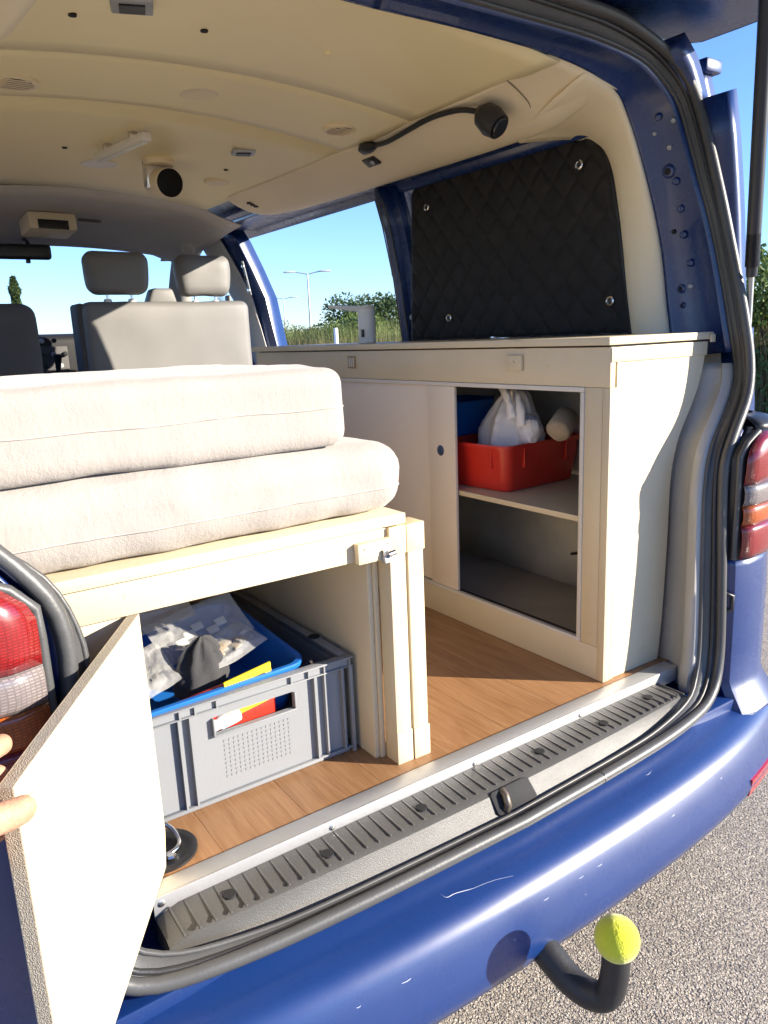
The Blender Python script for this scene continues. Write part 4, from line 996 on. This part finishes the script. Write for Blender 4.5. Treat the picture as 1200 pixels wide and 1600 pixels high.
# front wall round the hand hole
hx0, hx1, hz0, hz1 = .462, .634, .146, .180
fw = MB()
for b in ((cx0+.016, hx0, .0085, .1995), (hx1, cx1-.016, .0085, .1995), (hx0, hx1, .0085, hz0), (hx0, hx1, hz1, .1995)):
    fw.box(b[0], b[1], cy0+.014, cy0+.0175, b[2], b[3])
FW = fw.build('wall', CRATE, CR)
for (x0, x1, z0, z1) in ((hx0-.004, hx1+.004, hz0-.004, hz0), (hx0-.004, hx0, hz0, hz1), (hx1, hx1+.004, hz0, hz1)):
    cb('hand_hole_rim', x0, x1, cy0+.004, cy0+.0139, z0, z1, bevel=.001, par=FW)
cb('wall', cx0+.016, cx1-.016, cy1-.0175, cy1-.014, .0085, .1995)
cb('wall', cx0+.014, cx0+.0175, cy0+.0180, cy1-.018, .0085, .1995)
cb('wall', cx1-.0175, cx1-.014, cy0+.0180, cy1-.018, .0085, .1995)
# rim: vertical skirt, ledge and top lip
for z0, z1, o, nm in ((.2010, .2035, .001, 'rim_ledge'), (.2195, .2230, .0, 'rim_lip')):
    cb(nm, cx0+o, cx1-o, cy0+o, cy0+.022, z0, z1, bevel=.001); cb(nm, cx0+o, cx1-o, cy1-.022, cy1-o, z0, z1, bevel=.001)
    cb(nm, cx0+o, cx0+.022, cy0+.0225, cy1-.0225, z0, z1, bevel=.001); cb(nm, cx1-.022, cx1-o, cy0+.0225, cy1-.0225, z0, z1, bevel=.001)
cb('rim_web', cx0+.01, cx1-.01, cy0+.0075, cy0+.011, .2037, .2193, bevel=0); cb('rim_web', cx1-.011, cx1-.0075, cy0+.012, cy1-.012, .2037, .2193, bevel=0)
cb('rim_web', cx0+.0075, cx0+.011, cy0+.012, cy1-.012, .2037, .2193, bevel=0)
cb('foot_ledge', cx0+.006, cx1-.006, cy0+.004, cy0+.0135, .012, .0150, bevel=.001)
for x in (.3335, .395, .425, .468, .628, .668, .705, .7665):
    cb('rim_gusset', x-.0016, x+.0016, cy0+.001, cy0+.0072, .2037, .2193, bevel=0)
for x, w in ((.392, .0018), (.414, .0018), (.682, .0018), (.706, .0018), (.748, .0018)):
    MB().prism([(x-w, cy0+.0138, .0152), (x-w, cy0+.003, .0152), (x-w, cy0+.003, .2008), (x-w, cy0+.0138, .2008)], (2*w, 0, 0)).build('rib', CRATE, CR)
for x in (.328, .769): cb('corner_post', x-.003+.003*(x < .5), x+.005, cy0+.002, cy0+.0139, .001, .2008, bevel=.001)
for y in (1.42, 1.44, 1.58, 1.60, 1.74, 1.76): cb('rib', cx1-.0139, cx1-.003, y-.0018, y+.0018, .015, .2008, bevel=0)
dots = MB()
for i in range(15):
    for j in range(9): 
        c = (.482+.0100*i, cy0+.0140, .048+.0095*j)
        dots.obox(c, (.0028, 0, 0), (0, .0010, 0), (0, 0, .0026))
dots.build('label_dots', CRATE, FW, kind='stuff')
MB().lathe([(.014, 0), (.013, .002), (.0001, .002)], (.764, 1.43, .223), (0, 0, 1), 12).build('rim_hole', DARKHOLE, CR)

def tub(name, c, ax, ay, h, flare, mat, label, cat, group=None, rim=.010, tilt=None, feet=True):
    """open moulded tub: rounded plan, tapered walls, rolled rim"""
    c = Vector(c); ax = Vector(ax); ay = Vector(ay); la, lb = ax.length, ay.length
    ua, ub = ax.normalized(), ay.normalized(); un = ua.cross(ub).normalized()
    if un.z < 0: un = -un
    def ring(s, z, r):
        out = []
        a, b = la*s, lb*s
        for sx, sy, st in ((1, 1, 0), (-1, 1, pi/2), (-1, -1, pi), (1, -1, 1.5*pi)):
            for k in range(6):
                t = st+pi/2*k/5; out.append(c+ua*(sx*(a-r)+r*cos(t))+ub*(sy*(b-r)+r*sin(t))+un*z)
        return out
    o = thing(name, c, label, cat, group)
    R = .028
    f = flare
    rings = [ring(f*.90, .0015, R), ring(f*.985, .002, R), ring(f, .008, R), ring(1, h-.012, R*1.1), ring(1+rim/la, h-.012, R*1.3), ring(1+1.15*rim/la, h-.005, R*1.3), ring(1+rim/la, h, R*1.3), ring(1, h-.001, R*1.1), ring(.985, h-.006, R*1.05), ring(f*.985, .010, R*.95), ring(f*.8, .0075, R*.9)]
    mb = MB(); mb.loft(rings, close=True)
    n = len(rings[0]); mb.f.append(tuple(range(n-1, -1, -1))); k0 = (len(rings)-1)*n; mb.f.append(tuple(k0+i for i in range(n)))
    mb.build('shell', mat, o, smooth=50)
    if feet:
        for t in (-.55, .55):
            p = c-ub*(lb*(.5*(1+f)+.01))+ua*(la*t)+un*(h*.72)
            MB().obox(p, ua*.003, ub*.008, un*(h*.22)).build('stacking_lug', mat, o, bevel=.001)
            p = c-ua*(la*(.5*(1+f)+.01))+ub*(lb*t)+un*(h*.72)
            MB().obox(p, ub*.003, ua*.008, un*(h*.22)).build('stacking_lug', mat, o, bevel=.001)
    return o
t1 = Vector((.39, .035, .0)); t2 = Vector((-.025, .27, 0))
rc = Vector((1.675, 1.735, .4155))
tub('storage_tub', rc, (.175, .012, 0), (-.010, .138, 0), .142, .90, RED, 'red plastic tub on the cabinet shelf holding a white cloth bag', 'tub')
tub('storage_tub', (1.66, 2.02, .4155), (.16, .0, 0), (0, .115, 0), .122, .90, TRAYBLUE, 'lower blue plastic tub behind the red tub on the shelf', 'tub', 'blue tubs stacked in the cabinet')
tub('storage_tub', (1.66, 2.02, .5400), (.16, .0, 0), (0, .115, 0), .122, .90, TRAYBLUE, 'upper blue plastic tub stacked behind the red tub', 'tub', 'blue tubs stacked in the cabinet')

# white cotton bag: a gathered sack with knotted handles
def sack(name, c, r, h, label, cat, mat, seed=0, top=.25, lean=(0, 0)):
    mb = MB(); L = []
    for i in range(27):
        t = i/26; row = []
        w = (1-t)**.55*(1-top)+top*(1-t*.55) if t > .05 else 1-.15*(1-t/.05)
        w *= .74+.26*min(1, t/.5)
        for j in range(40):
            a = 2*pi*j/40
            fold = 1+.17*t*sin(7*a+seed+4*t)+.12*(t**1.4)*sin(13*a+2*seed)+.06*(1-abs(noise.noise(Vector((cos(a)*5+seed, sin(a)*5, t*9))))*2)+.10*noise.noise(Vector((cos(a)*2.2+seed, sin(a)*2.2, t*3.2)))
            row.append((c[0]+lean[0]*t+r[0]*w*fold*cos(a), c[1]+lean[1]*t+r[1]*w*fold*sin(a), c[2]+h*t*(1+.10*noise.noise(Vector((cos(a)*1.5, sin(a)*1.5, seed))))))
        L.append(row)
    mb.loft(L, close=True)
    mb.f.append(tuple(range(39, -1, -1))); k0 = 26*40; mb.f.append(tuple(k0+i for i in range(40)))
    return mb.build(name, mat, None, smooth=80, label=label, cat=cat)
bag = sack('cloth_bag', (1.655, 1.742, .430), (.120, .140), .275, 'crumpled white cloth bag with loose handles in the red tub', 'bag', BAGWHITE, 1.3, .20, (.010, -.035))
def strap(pts, w, name='handle'):
    P_ = smoothline(pts, 6); L = []
    for k, q in enumerate(P_):
        t = (P_[min(k+1, len(P_)-1)]-P_[max(k-1, 0)]).normalized(); sd_ = t.cross(Vector((-.9, -.3, .1))).normalized()
        ww = w*(1+.35*noise.noise(q*45)); cr_ = Vector((-.9, -.3, 0))*(.006*noise.noise(q*60))
        L.append([q-sd_*ww, q-sd_*ww*.3+cr_+Vector((-.004, 0, 0)), q+sd_*ww*.4-cr_, q+sd_*ww])
    MB().loft(L).build(name, BAGWHITE, bag, smooth=70, solid=.002)
strap([(1.65, 1.735, .685), (1.615, 1.715, .712), (1.588, 1.675, .708), (1.575, 1.640, .675), (1.572, 1.625, .63)], .013)
strap([(1.655, 1.71, .68), (1.625, 1.675, .702), (1.600, 1.635, .690), (1.585, 1.607, .655), (1.580, 1.595, .61)], .014)
lump = rbox(1.595, 1.655, 1.575, 1.640, .545, .635, .03, (5, 5, 6), .012, 26, 3); lump.build('bunched_corner', BAGWHITE, bag, smooth=80)
rl = MB().lathe([(.0001, -.040), (.028, -.042), (.036, -.034), (.037, .0), (.036, .034), (.029, .041), (.018, .040), (.0001, .037)], (1.645, 1.455+.04, .615), (.75, .25, .42), 22)
rl.v = [(x+.003*noise.noise(Vector((x, y, z))*40), y, z+.003*noise.noise(Vector((y, z, x))*40)) for x, y, z in rl.v]
rl.build('cloth_roll', BEIGE_CLOTH, None, smooth=60, label='beige rolled cloth standing in the red tub beside the bag', cat='cloth roll')
sack('dark_pouch', (1.70, 1.80, .43), (.07, .09), .26, 'dark grey pouch behind the white cloth bag', 'pouch', SEAT_DARK, 4.2, .3)

# blue tray, tilted on top of the crate's contents
ua = Vector((.185, .012, .0)); ub = Vector((-.012, .165, .022))
tub('storage_tub', (.475, 1.490, .130), ua, ub, .125, .92, TRAYBLUE, 'blue plastic tray full of packets inside the grey crate', 'tub', feet=False)
# packing under the tray
def wrinkled(name, o, ux, uy, mat, label, cat, amp=.012, n=30, seed=0, solid=.0015):
    o, ux, uy = Vector(o), Vector(ux), Vector(uy); nn = ux.cross(uy).normalized(); L = []
    for i in range(n+1):
        L.append([o+ux*(j/n)+uy*(i/n)+nn*(amp*(noise.noise(Vector((i*.16+seed, j*.16, seed)))+.45*(1-abs(noise.noise(Vector((i*.22+seed, j*.30, 7)))*2)))) for j in range(n+1)])
    return MB().loft(L).build(name, mat, None, smooth=70, solid=solid, label=label, cat=cat)
def packet(o, ux, uy, label, seed, fill=None, puff=.012):
    """sealed clear bag: two creased skins pinched at the rim"""
    o, ux, uy = Vector(o), Vector(ux), Vector(uy); nn = ux.cross(uy).normalized(); n = 26; mb = MB()
    for sgn in (1, -1):
        L = []
        for i in range(n+1):
            row = []
            for j in range(n+1):
                u, v = j/n, i/n; rim = min(1, 6*min(u, 1-u))*min(1, 6*min(v, 1-v))
                cr = abs(noise.noise(Vector((u*4+seed, v*3, sgn*3))))+.5*abs(noise.noise(Vector((u*9+seed, v*7, sgn*5))))
                row.append(o+ux*u+uy*v+nn*(sgn*rim*puff*(.5+.9*cr)+.010*noise.noise(Vector((u*1.5, v*1.5, seed)))))
            L.append(row)
        mb.loft(L)
    t = mb.build('plastic_packet', FILM, None, smooth=25, label=label, cat='packet', group='clear packets in the blue tray')
    if fill:
        for k in range(5):
            q = o+ux*(.25+.12*k)+uy*(.35+.2*((k*7) % 3)/2)
            MB().obox(q, ux.normalized()*.012, uy.normalized()*.009, nn*.003).build('content', fill, t, bevel=.002)
packet((.435, 1.445, .240), (.200, .012, .030), (-.02, .095, .062), 'large clear plastic packet lying across the blue tray', 1, PAPER)
packet((.335, 1.355, .215), (.105, .03, .02), (-.01, .12, .045), 'crumpled clear plastic packet in the front of the blue tray', 5, SEAT_DARK)
packet((.505, 1.375, .238), (.13, .02, .02), (-.03, .085, .03), 'small clear packet beside the dark cloth in the tray', 9, BEIGE_CLOTH)
wrinkled('paper_sheet', (.36, 1.58, .26), (.20, .03, .015), (-.01, .09, .055), PAPER, 'white printed paper sheet at the back of the blue tray', 'paper', .004, seed=12, solid=.001)
sack('dark_cloth', (.480, 1.400, .190), (.072, .050), .105, 'dark pointed cloth piece among the packets in the tray', 'cloth', simple('charcoal_cloth', (.045, .045, .048), .9, var=.2, bump=.5, bscale=200), 2.2, .12, (.02, .02))
# red box and yellow card in front of the tray
rb = MB().obox((.455, 1.322, .168), (.150, .006, .012), (-.001, .010, 0), (-.002, 0, .055)).build('red_box', RED, None, bevel=.004, label='flat red box standing between the crate front and the blue tray', cat='box')
yc = MB().obox((.548, 1.312, .205), (.052, .004, .006), (0, .002, 0), (-.002, -.002, .040)).build('yellow_card', YELLOW, None, label='yellow printed card sticking up behind the crate rim', cat='card')
for k in range(4): MB().obox((.548, 1.3085, .228-.009*k), (.036-.006*(k % 2), .0028, .0042), (0, .0006, 0), (0, 0, .0016)).build('print_line', simple('print_ink', (.10, .09, .03), .6) if k == 0 else bpy.data.materials['print_ink'], yc)
jr = MB().lathe([(.0001, -.03), (.014, -.03), (.015, -.02), (.015, .012), (.012, .016), (.012, .034), (.0001, .035)], (.492, 1.312, .158), (-.92, -.1, -.1), 18)
jr.build('bottle', WHITE_PL, None, smooth=40, label='small white bottle cap seen through the crate hand hole', cat='bottle')
MB().box(.36, .74, 1.34, 1.85, .0085, .125).build('cardboard_box', simple('dark_blue_card', (.02, .03, .07), .6), None, bevel=.004, label='low dark box lying in the bottom of the grey crate', cat='box')
tb = MB().tube([(.66, 1.40, .15), (.69, 1.36, .19), (.70, 1.33, .215)], .004, 8).build('tool', CHROME, None, smooth=60, label='thin steel tool poking up inside the crate beside the tray', cat='tool')

# ------------------------------------------------------------------ quilted window cover
def quilt():
    P = [(1.424, .861), (1.448, 1.0), (1.474, 1.16), (1.502, 1.294), (1.525, 1.36), (1.556, 1.402), (1.613, 1.420)]
    L = []; ny, nz = 190, 110
    for i in range(nz+1):
        z = .861+(1.423-.861)*i/nz
        y0 = interp(z, [p[1] for p in P], [p[0] for p in P]); y1 = 2.466-.045*((z-.86)/.56)
        if z > 1.388: y1 -= .06*((z-1.388)/.035)**2
        row = []
        for j in range(ny+1):
            y = y0+(y1-y0)*j/ny
            a = (y*1.0+z*.86)/.098; b = (y*1.0-z*.86)/.098
            fa = abs((a % 1)-.5)*2; fb = abs((b % 1)-.5)*2     # 1 at stitch line
            puff = (1-fa**5)*(1-fb**5)
            edge = min(1, min(j, ny-j, i*1.3, (nz-i)*1.3)/3)
            row.append((1.842-.0085*puff*edge-.004*edge-.02*(z-1.1)+.003*noise.noise(Vector((y*5, z*5, 1))), y, z))
        L.append(row)
    o = MB().loft(L).build('quilting', QUILT, QC, smooth=60, solid=.006)
    E_ = [L[0][j] for j in range(ny+1)]+[L[i][ny] for i in range(1, nz+1)]+[L[nz][j] for j in range(ny-1, -1, -1)]+[L[i][0] for i in range(nz-1, 0, -1)]
    MB().tube(E_+[E_[0]], .006, 6, caps=False).build('binding', BLACK, QC, smooth=60)
QC = thing('window_cover', (1.84, 1.95, .86), 'black diamond quilted insulation cover over the rear side window', 'window cover')
quilt()
for y, z in ((2.318, 1.333), (1.602, 1.339), (1.486, .953), (2.214, .936)):
    x = 1.824-.02*(z-1.1)
    e = MB().lathe([(.013, 0), (.0135, .004), (.009, .006), (.0065, .0045)], (x, y, z), (-1, -.1, 0), 18).build('eyelet', CHROME, QC, smooth=50)
    MB().lathe([(.0075, .002), (.006, .008), (.0001, .009)], (x, y, z), (-1, -.1, 0), 14).build('suction_knob', BLACK, e, smooth=50)

# ------------------------------------------------------------------ lamps under the roof
GN = thing('gooseneck_lamp', (1.46, 2.15, 1.47), 'black gooseneck reading lamp fixed along the ceiling edge', 'lamp')
path = smoothline([(1.452,2.150,1.466),(1.45,2.045,1.456),(1.445,1.93,1.462),(1.44,1.81,1.468),(1.445,1.70,1.462),(1.455,1.635,1.445),(1.462,1.605,1.428)], 6)
MB().tube(path, .0075, 10).build('flexible_neck', BLACK, GN, smooth=60)
MB().tube([(1.452, 2.19, 1.466), (1.452, 2.165, 1.465), (1.451, 2.13, 1.462), (1.45, 2.10, 1.459)], [.008, .020, .018, .009], 12).build('base', BLACK, GN, smooth=60)
hd = MB().tube([(1.458, 1.628, 1.447), (1.462, 1.612, 1.432), (1.468, 1.590, 1.412), (1.474, 1.568, 1.394)], [.014, .033, .038, .032], 16).build('head', BLACK, GN, smooth=60)
MB().lathe([(.026, .0), (.024, .004), (.0001, .004)], (1.4745, 1.566, 1.392), (.25, -.77, -.62), 18).build('lamp_glass', simple('dark_glass', (.03, .03, .035), .15), hd, smooth=40)
MB().lathe([(.005, 0), (.004, .003), (.0001, .003)], (1.452, 1.572, 1.420), (-.8, -.5, .2), 10).build('switch', CHROME, hd, smooth=40)
SL = thing('spotlight', (1.015, 2.80, 1.515), 'cream cylinder spotlight with a round black face under the ceiling', 'spotlight')
MB().tube([(1.005, 2.80, 1.519), (1.005, 2.80, 1.500)], .052, 24).build('mount', CREAM_PLASTIC, SL, bevel=.002)
MB().obox((1.005, 2.815, 1.470), (.050, 0, 0), (0, .018, 0), (0, 0, .045)).build('bracket', CHROME, SL, bevel=.004)
f0 = Vector((1.014, 2.735, 1.431)); fd = Vector((.06, -1, -.16)).normalized()
MB().tube([f0-fd*.14, f0-fd*.12, f0], [.036, .047, .049], 28).build('housing', CREAM_PLASTIC, SL, smooth=40)
MB().lathe([(.046, -.002), (.0465, .0035), (.044, .0050), (.012, .0062), (.0001, .0064)], f0, fd, 28).build('face', simple('matte_black', (.010, .010, .011), .7, spec=.2), SL, smooth=40)
LB = thing('light_bar', (.80, 2.56, 1.52), 'slim white light bar on a short arm beside the ceiling disc', 'light')
MB().obox((.803, 2.564, 1.488), (.014, 0, 0), (-.0285, .171, 0), (0, 0, .012)).build('bar', WHITE_PL, LB, bevel=.004)
MB().obox((.803, 2.564, 1.4745), (.009, 0, 0), (-.026, .155, 0), (0, 0, .0014)).build('diffuser', simple('lamp_diffuser', (.75, .75, .70), .3), LB, bevel=.0005)
MB().obox((.818, 2.48, 1.507), (.012, 0, 0), (0, .008, 0), (0, 0, .012)).build('clip', CHROME, LB, bevel=.001)
MB().obox((.788, 2.65, 1.507), (.012, 0, 0), (0, .008, 0), (0, 0, .012)).build('clip', CHROME, LB, bevel=.001)

# tennis ball on the tow bar
def ballmesh():
    bm = bmesh.new(); bmesh.ops.create_icosphere(bm, subdivisions=5, radius=.0385)
    for v in bm.verts:
        n = v.co.normalized(); t = 1
        # seam groove: curve of a tennis ball
        d = min(abs(n.z-.55*sin(2*math.atan2(n.y, n.x))*(1-abs(n.z)*.3)), 1)
        v.co *= 1-.020*max(0, 1-d/.045)
        v.co += n*.0004*noise.noise(n*60)
    me = bpy.data.meshes.new('tennis_ball'); bm.to_mesh(me); bm.free(); me.shade_smooth(); return me
o = link('tennis_ball', ballmesh(), TENNIS, None, label='worn yellow green tennis ball stuck on the tow bar end', cat='ball')
o.location = (.928, .706, -.150); o.rotation_euler = (.5, .3, .9)

# ------------------------------------------------------------------ hand holding the flap door
def person():
    vs, es, rs = [], [], []
    def chain(pts, start=None):
        prev = start
        for p, r in pts:
            vs.append(Vector(p)); rs.append(r); i = len(vs)-1
            if prev is not None: es.append((prev, i))
            prev = i
        return prev
    def P(s, z, o): q = dp(s, z, o); return Vector(q)
    # palm just beyond the free edge of the door; fingers on the far face, thumb on the near one
    chain([((-.25, .45, .36), .042), ((-.12, .59, .415), .034), ((-.052, .675, .445), .030)])          # forearm, wrist
    w = 2
    palm = chain([((-.010, .725, .452), .026)], w)
    chain([((-.006, .700, .468), .018), ((.022, .715, .463), .0165), (P(LEN+.022, .4500, .0190), .0150), (P(LEN+.008, .4490, .0150), .0110)], w)
    zs = [(.480, .0150, .080), (.452, .0145, .065), (.420, .0135, .058), (.390, .012, .045)]
    for k, (z, r, ln) in enumerate(zs):
        kn = chain([(P(LEN+.030, z-.004, -.034), r*1.12)], palm)
        chain([(P(LEN-.004, z+.006, -.046), r*1.02), (P(LEN-.030, z+.004, -.0370), r*.92), (P(LEN-ln+.014, z-.004, -.0300), r*.78)], kn)
    me = bpy.data.meshes.new('person'); me.from_pydata([tuple(v) for v in vs], es, [])
    o = link('person', me, SKIN, None, label='bare hand gripping the free edge of the open flap door', cat='person')
    m = o.modifiers.new('skin', 'SKIN'); m.use_smooth_shade = True
    sk = me.skin_vertices[0].data
    for i, r in enumerate(rs): sk[i].radius = (r, r)
    sk[2].use_root = True
    s = o.modifiers.new('sub', 'SUBSURF'); s.levels = 2; s.render_levels = 3
    nl = rbox(-.0075, .0075, -.0095, .0095, -.0016, .0016, .0014, (4, 4, 1)).mesh('nail', smooth=60)
    n = link('nail', nl, NAIL, o)
    zax = Vector((.36, -.84, .40)).normalized(); yax = Vector((-du.x, -du.y, -.05)); yax = (yax-yax.dot(zax)*zax).normalized(); xax = yax.cross(zax)
    a = P(LEN+.012, .4495, .0160)+zax*.0100
    n.matrix_basis = Matrix(((xax.x, yax.x, zax.x, a.x), (xax.y, yax.y, zax.y, a.y), (xax.z, yax.z, zax.z, a.z), (0, 0, 0, 1)))
person()

# ------------------------------------------------------------------ outside: street lamps, post, plants
def street_lamp(loc, h, label):
    t = thing('street_lamp', loc, label, 'street lamp', 'street lamps beyond the hedge'); x, y, z = loc
    MB().tube([(x, y, z), (x, y, z+h*.5), (x, y, z+h)], [.11, .085, .06], 10).build('pole', GALV, t, smooth=60)
    for s in (-1, 1):
        a = Vector((.87, -.5, 0))*s
        MB().tube([(x, y, z+h-.05), Vector((x, y, z+h+.10))+a*.7, Vector((x, y, z+h+.16))+a*1.1], .045, 8).build('arm', GALV, t, smooth=60)
        c = Vector((x, y, z+h+.18))+a*1.55
        MB().obox(c, a*.50, Vector((.07, .12, 0)), (0, 0, .07)).build('lamp_head', LAMPHEAD, t, bevel=.04)
street_lamp((33.75, 60, GZ), 7.1, 'nearer and taller twin-headed street lamp seen through the side door')
street_lamp((52.1, 100, GZ), 7.35, 'farther and smaller twin-headed street lamp seen through the side door')
mp = MB().tube([(9.35, 15.45, GZ-.03), (9.35, 15.45, 1.10), (9.35, 15.45, 1.12)], [.05, .05, .035], 10)
mp.build('marker_post', WHITE_PL, None, smooth=40, label='white marker post in front of the dry grass', cat='post')

def leafcloud(pts, size, rnd, up=.0):
    vs, fs = [], []
    for p in pts:
        u = Vector((rnd.uniform(-1, 1), rnd.uniform(-1, 1), rnd.uniform(-1, 1))).normalized()
        w = u.cross(Vector((rnd.uniform(-1, 1), rnd.uniform(-1, 1), rnd.uniform(-1, 1)))).normalized()
        s = size*rnd.uniform(.6, 1.4); b = len(vs)
        vs += [tuple(p-u*s), tuple(p+w*s*.45), tuple(p+u*s), tuple(p-w*s*.45)]; fs.append((b, b+1, b+2, b+3))
    m = MB(); m.v, m.f = vs, fs; return m
def bush(c, r, h, nleaf, size, label, mat=LEAF, seed=0, name='bush', group='bushes along the car park edge'):
    rnd = random.Random(seed); t = thing(name, c, label, 'bush', group); c = Vector(c)
    lobes = [(Vector((rnd.uniform(-.6, .6)*r, rnd.uniform(-.6, .6)*r, h*rnd.uniform(.25, .85))), rnd.uniform(.3, .55)*r) for _ in range(9)]
    pts = []
    while len(pts) < nleaf:
        o, R = rnd.choice(lobes); d = Vector((rnd.gauss(0, 1), rnd.gauss(0, 1), rnd.gauss(0, 1))).normalized()
        p = o+d*R*rnd.uniform(.55, 1.08)
        if p.z > .02: pts.append(c+p)
    leafcloud(pts, size, rnd).build('crown', mat, t)
    st = MB()
    for o, R in lobes[:5]: st.tube([c+Vector((0, 0, -.1)), c+o*.5, c+o], [.05, .035, .015], 6)
    st.build('stem', TREETRUNK, t)
    return t
def blades(name, region, n, h, w, mat, label, cat, seed=0, lean=.25):
    rnd = random.Random(seed); vs, fs = [], []
    for _ in range(n):
        x, y = region(rnd); hh = h*rnd.uniform(.45, 1.15); a = rnd.uniform(0, 2*pi); l = rnd.uniform(0, lean)*hh
        dx, dy = cos(a), sin(a); b = rnd.uniform(0, 2*pi); px, py = cos(b)*w, sin(b)*w; g = len(vs)
        vs += [(x-px, y-py, GZ-.05), (x+px, y+py, GZ-.05), (x+px*.7+dx*l*.4, y+py*.7+dy*l*.4, GZ+hh*.6), (x-px*.7+dx*l*.4, y-py*.7+dy*l*.4, GZ+hh*.6), (x+dx*l, y+dy*l, GZ+hh)]
        fs += [(g, g+1, g+2, g+3), (g+3, g+2, g+4)]
    m = MB(); m.v, m.f = vs, fs
    return m.build(name, mat, None, label=label, cat=cat, kind='stuff')
blades('reeds', lambda r: (12.6+abs(r.gauss(0, 1.6))+.3, r.uniform(2, 48)), 30000, 1.9, .013, REED, 'tall green reeds and grass along the car park edge', 'grass', 1)
blades('dry_grass', lambda r: (12.3+abs(r.gauss(0, .8)), r.uniform(2, 48)), 30000, 1.45, .010, DRY, 'dry straw coloured grass in front of the reeds', 'grass', 2)
lab = ['leafy green bush at the far right edge beside the gas strut', 'low bush rising among the reeds just left of the tap', 'rounded green tree-like bush highest behind the tap', 'green bush above the reeds below the nearer street lamp', 'small bush above the reeds below the farther street lamp', 'bush in the reeds at the front edge of the door opening']
spots = [(13.2, 7.4, 1.5, 2.6, 9000, .05), (15.2, 23.5, 1.7, 2.0, 9000, .06), (19.0, 28.9, 2.3, 2.95, 11000, .08), (17.5, 31.0, 1.9, 2.05, 8000, .07), (17.5, 34.5, 1.8, 1.9, 8000, .07), (17.0, 37.5, 2.0, 1.9, 8000, .07)]
for i, (x, y, r, h, n_, sz) in enumerate(spots): bush((x, y, GZ), r, h, n_, sz, lab[i], LEAF if i != 2 else LEAF_DARK, 20+i)
for i, (x, y, r, h) in enumerate([(13.6, 5.2, 1.6, 2.3), (12.9, 9.0, 1.0, 1.4)]):
    bush((x, y, GZ), r, h, 7000, .05, ['dense green bush low at the right edge above the tail light', 'short bright bush standing at the kerb right of the pillar'][i], LEAF, 40+i)

def conifer(loc, h, label, seed):
    rnd = random.Random(seed); t = thing('conifer_tree', loc, label, 'tree'); c = Vector(loc)
    MB().tube([c+Vector((0, 0, -.1)), c+Vector((0, 0, h))], [.16, .02], 8).build('trunk', TREETRUNK, t, smooth=60)
    pts = []
    for _ in range(5000):
        z = rnd.uniform(.08, 1)**.8; R = (1-z)*h*.26+.15; lay = .70+.3*noise.noise(Vector((z*14, seed, 0)))+.25*sin(z*30)
        a = rnd.uniform(0, 2*pi); q = R*lay*sqrt(rnd.uniform(.1, 1)); pts.append(c+Vector((q*cos(a), q*sin(a), z*h-.25*q)))
    leafcloud(pts, .16, rnd).build('crown', LEAF_DARK, t)
conifer((9.4, 55, GZ), 6.2, 'dark conifer tree seen through the windscreen', 3)
far = MB(); rnd = random.Random(9); pts = []
for _ in range(22000):
    y = rnd.uniform(90, 110); x = rnd.uniform(-10, 130); hgt = 2.6+1.6*noise.noise(Vector((x*.12, 0, 0)))+.9*noise.noise(Vector((x*.5, 2, 0)))
    pts.append(Vector((x, y, GZ+rnd.uniform(0, max(.6, hgt)))))
leafcloud(pts, .35, rnd).build('far_scrub', LEAF_DARK, None, label='distant band of low scrub along the horizon', cat='scrub', kind='stuff')
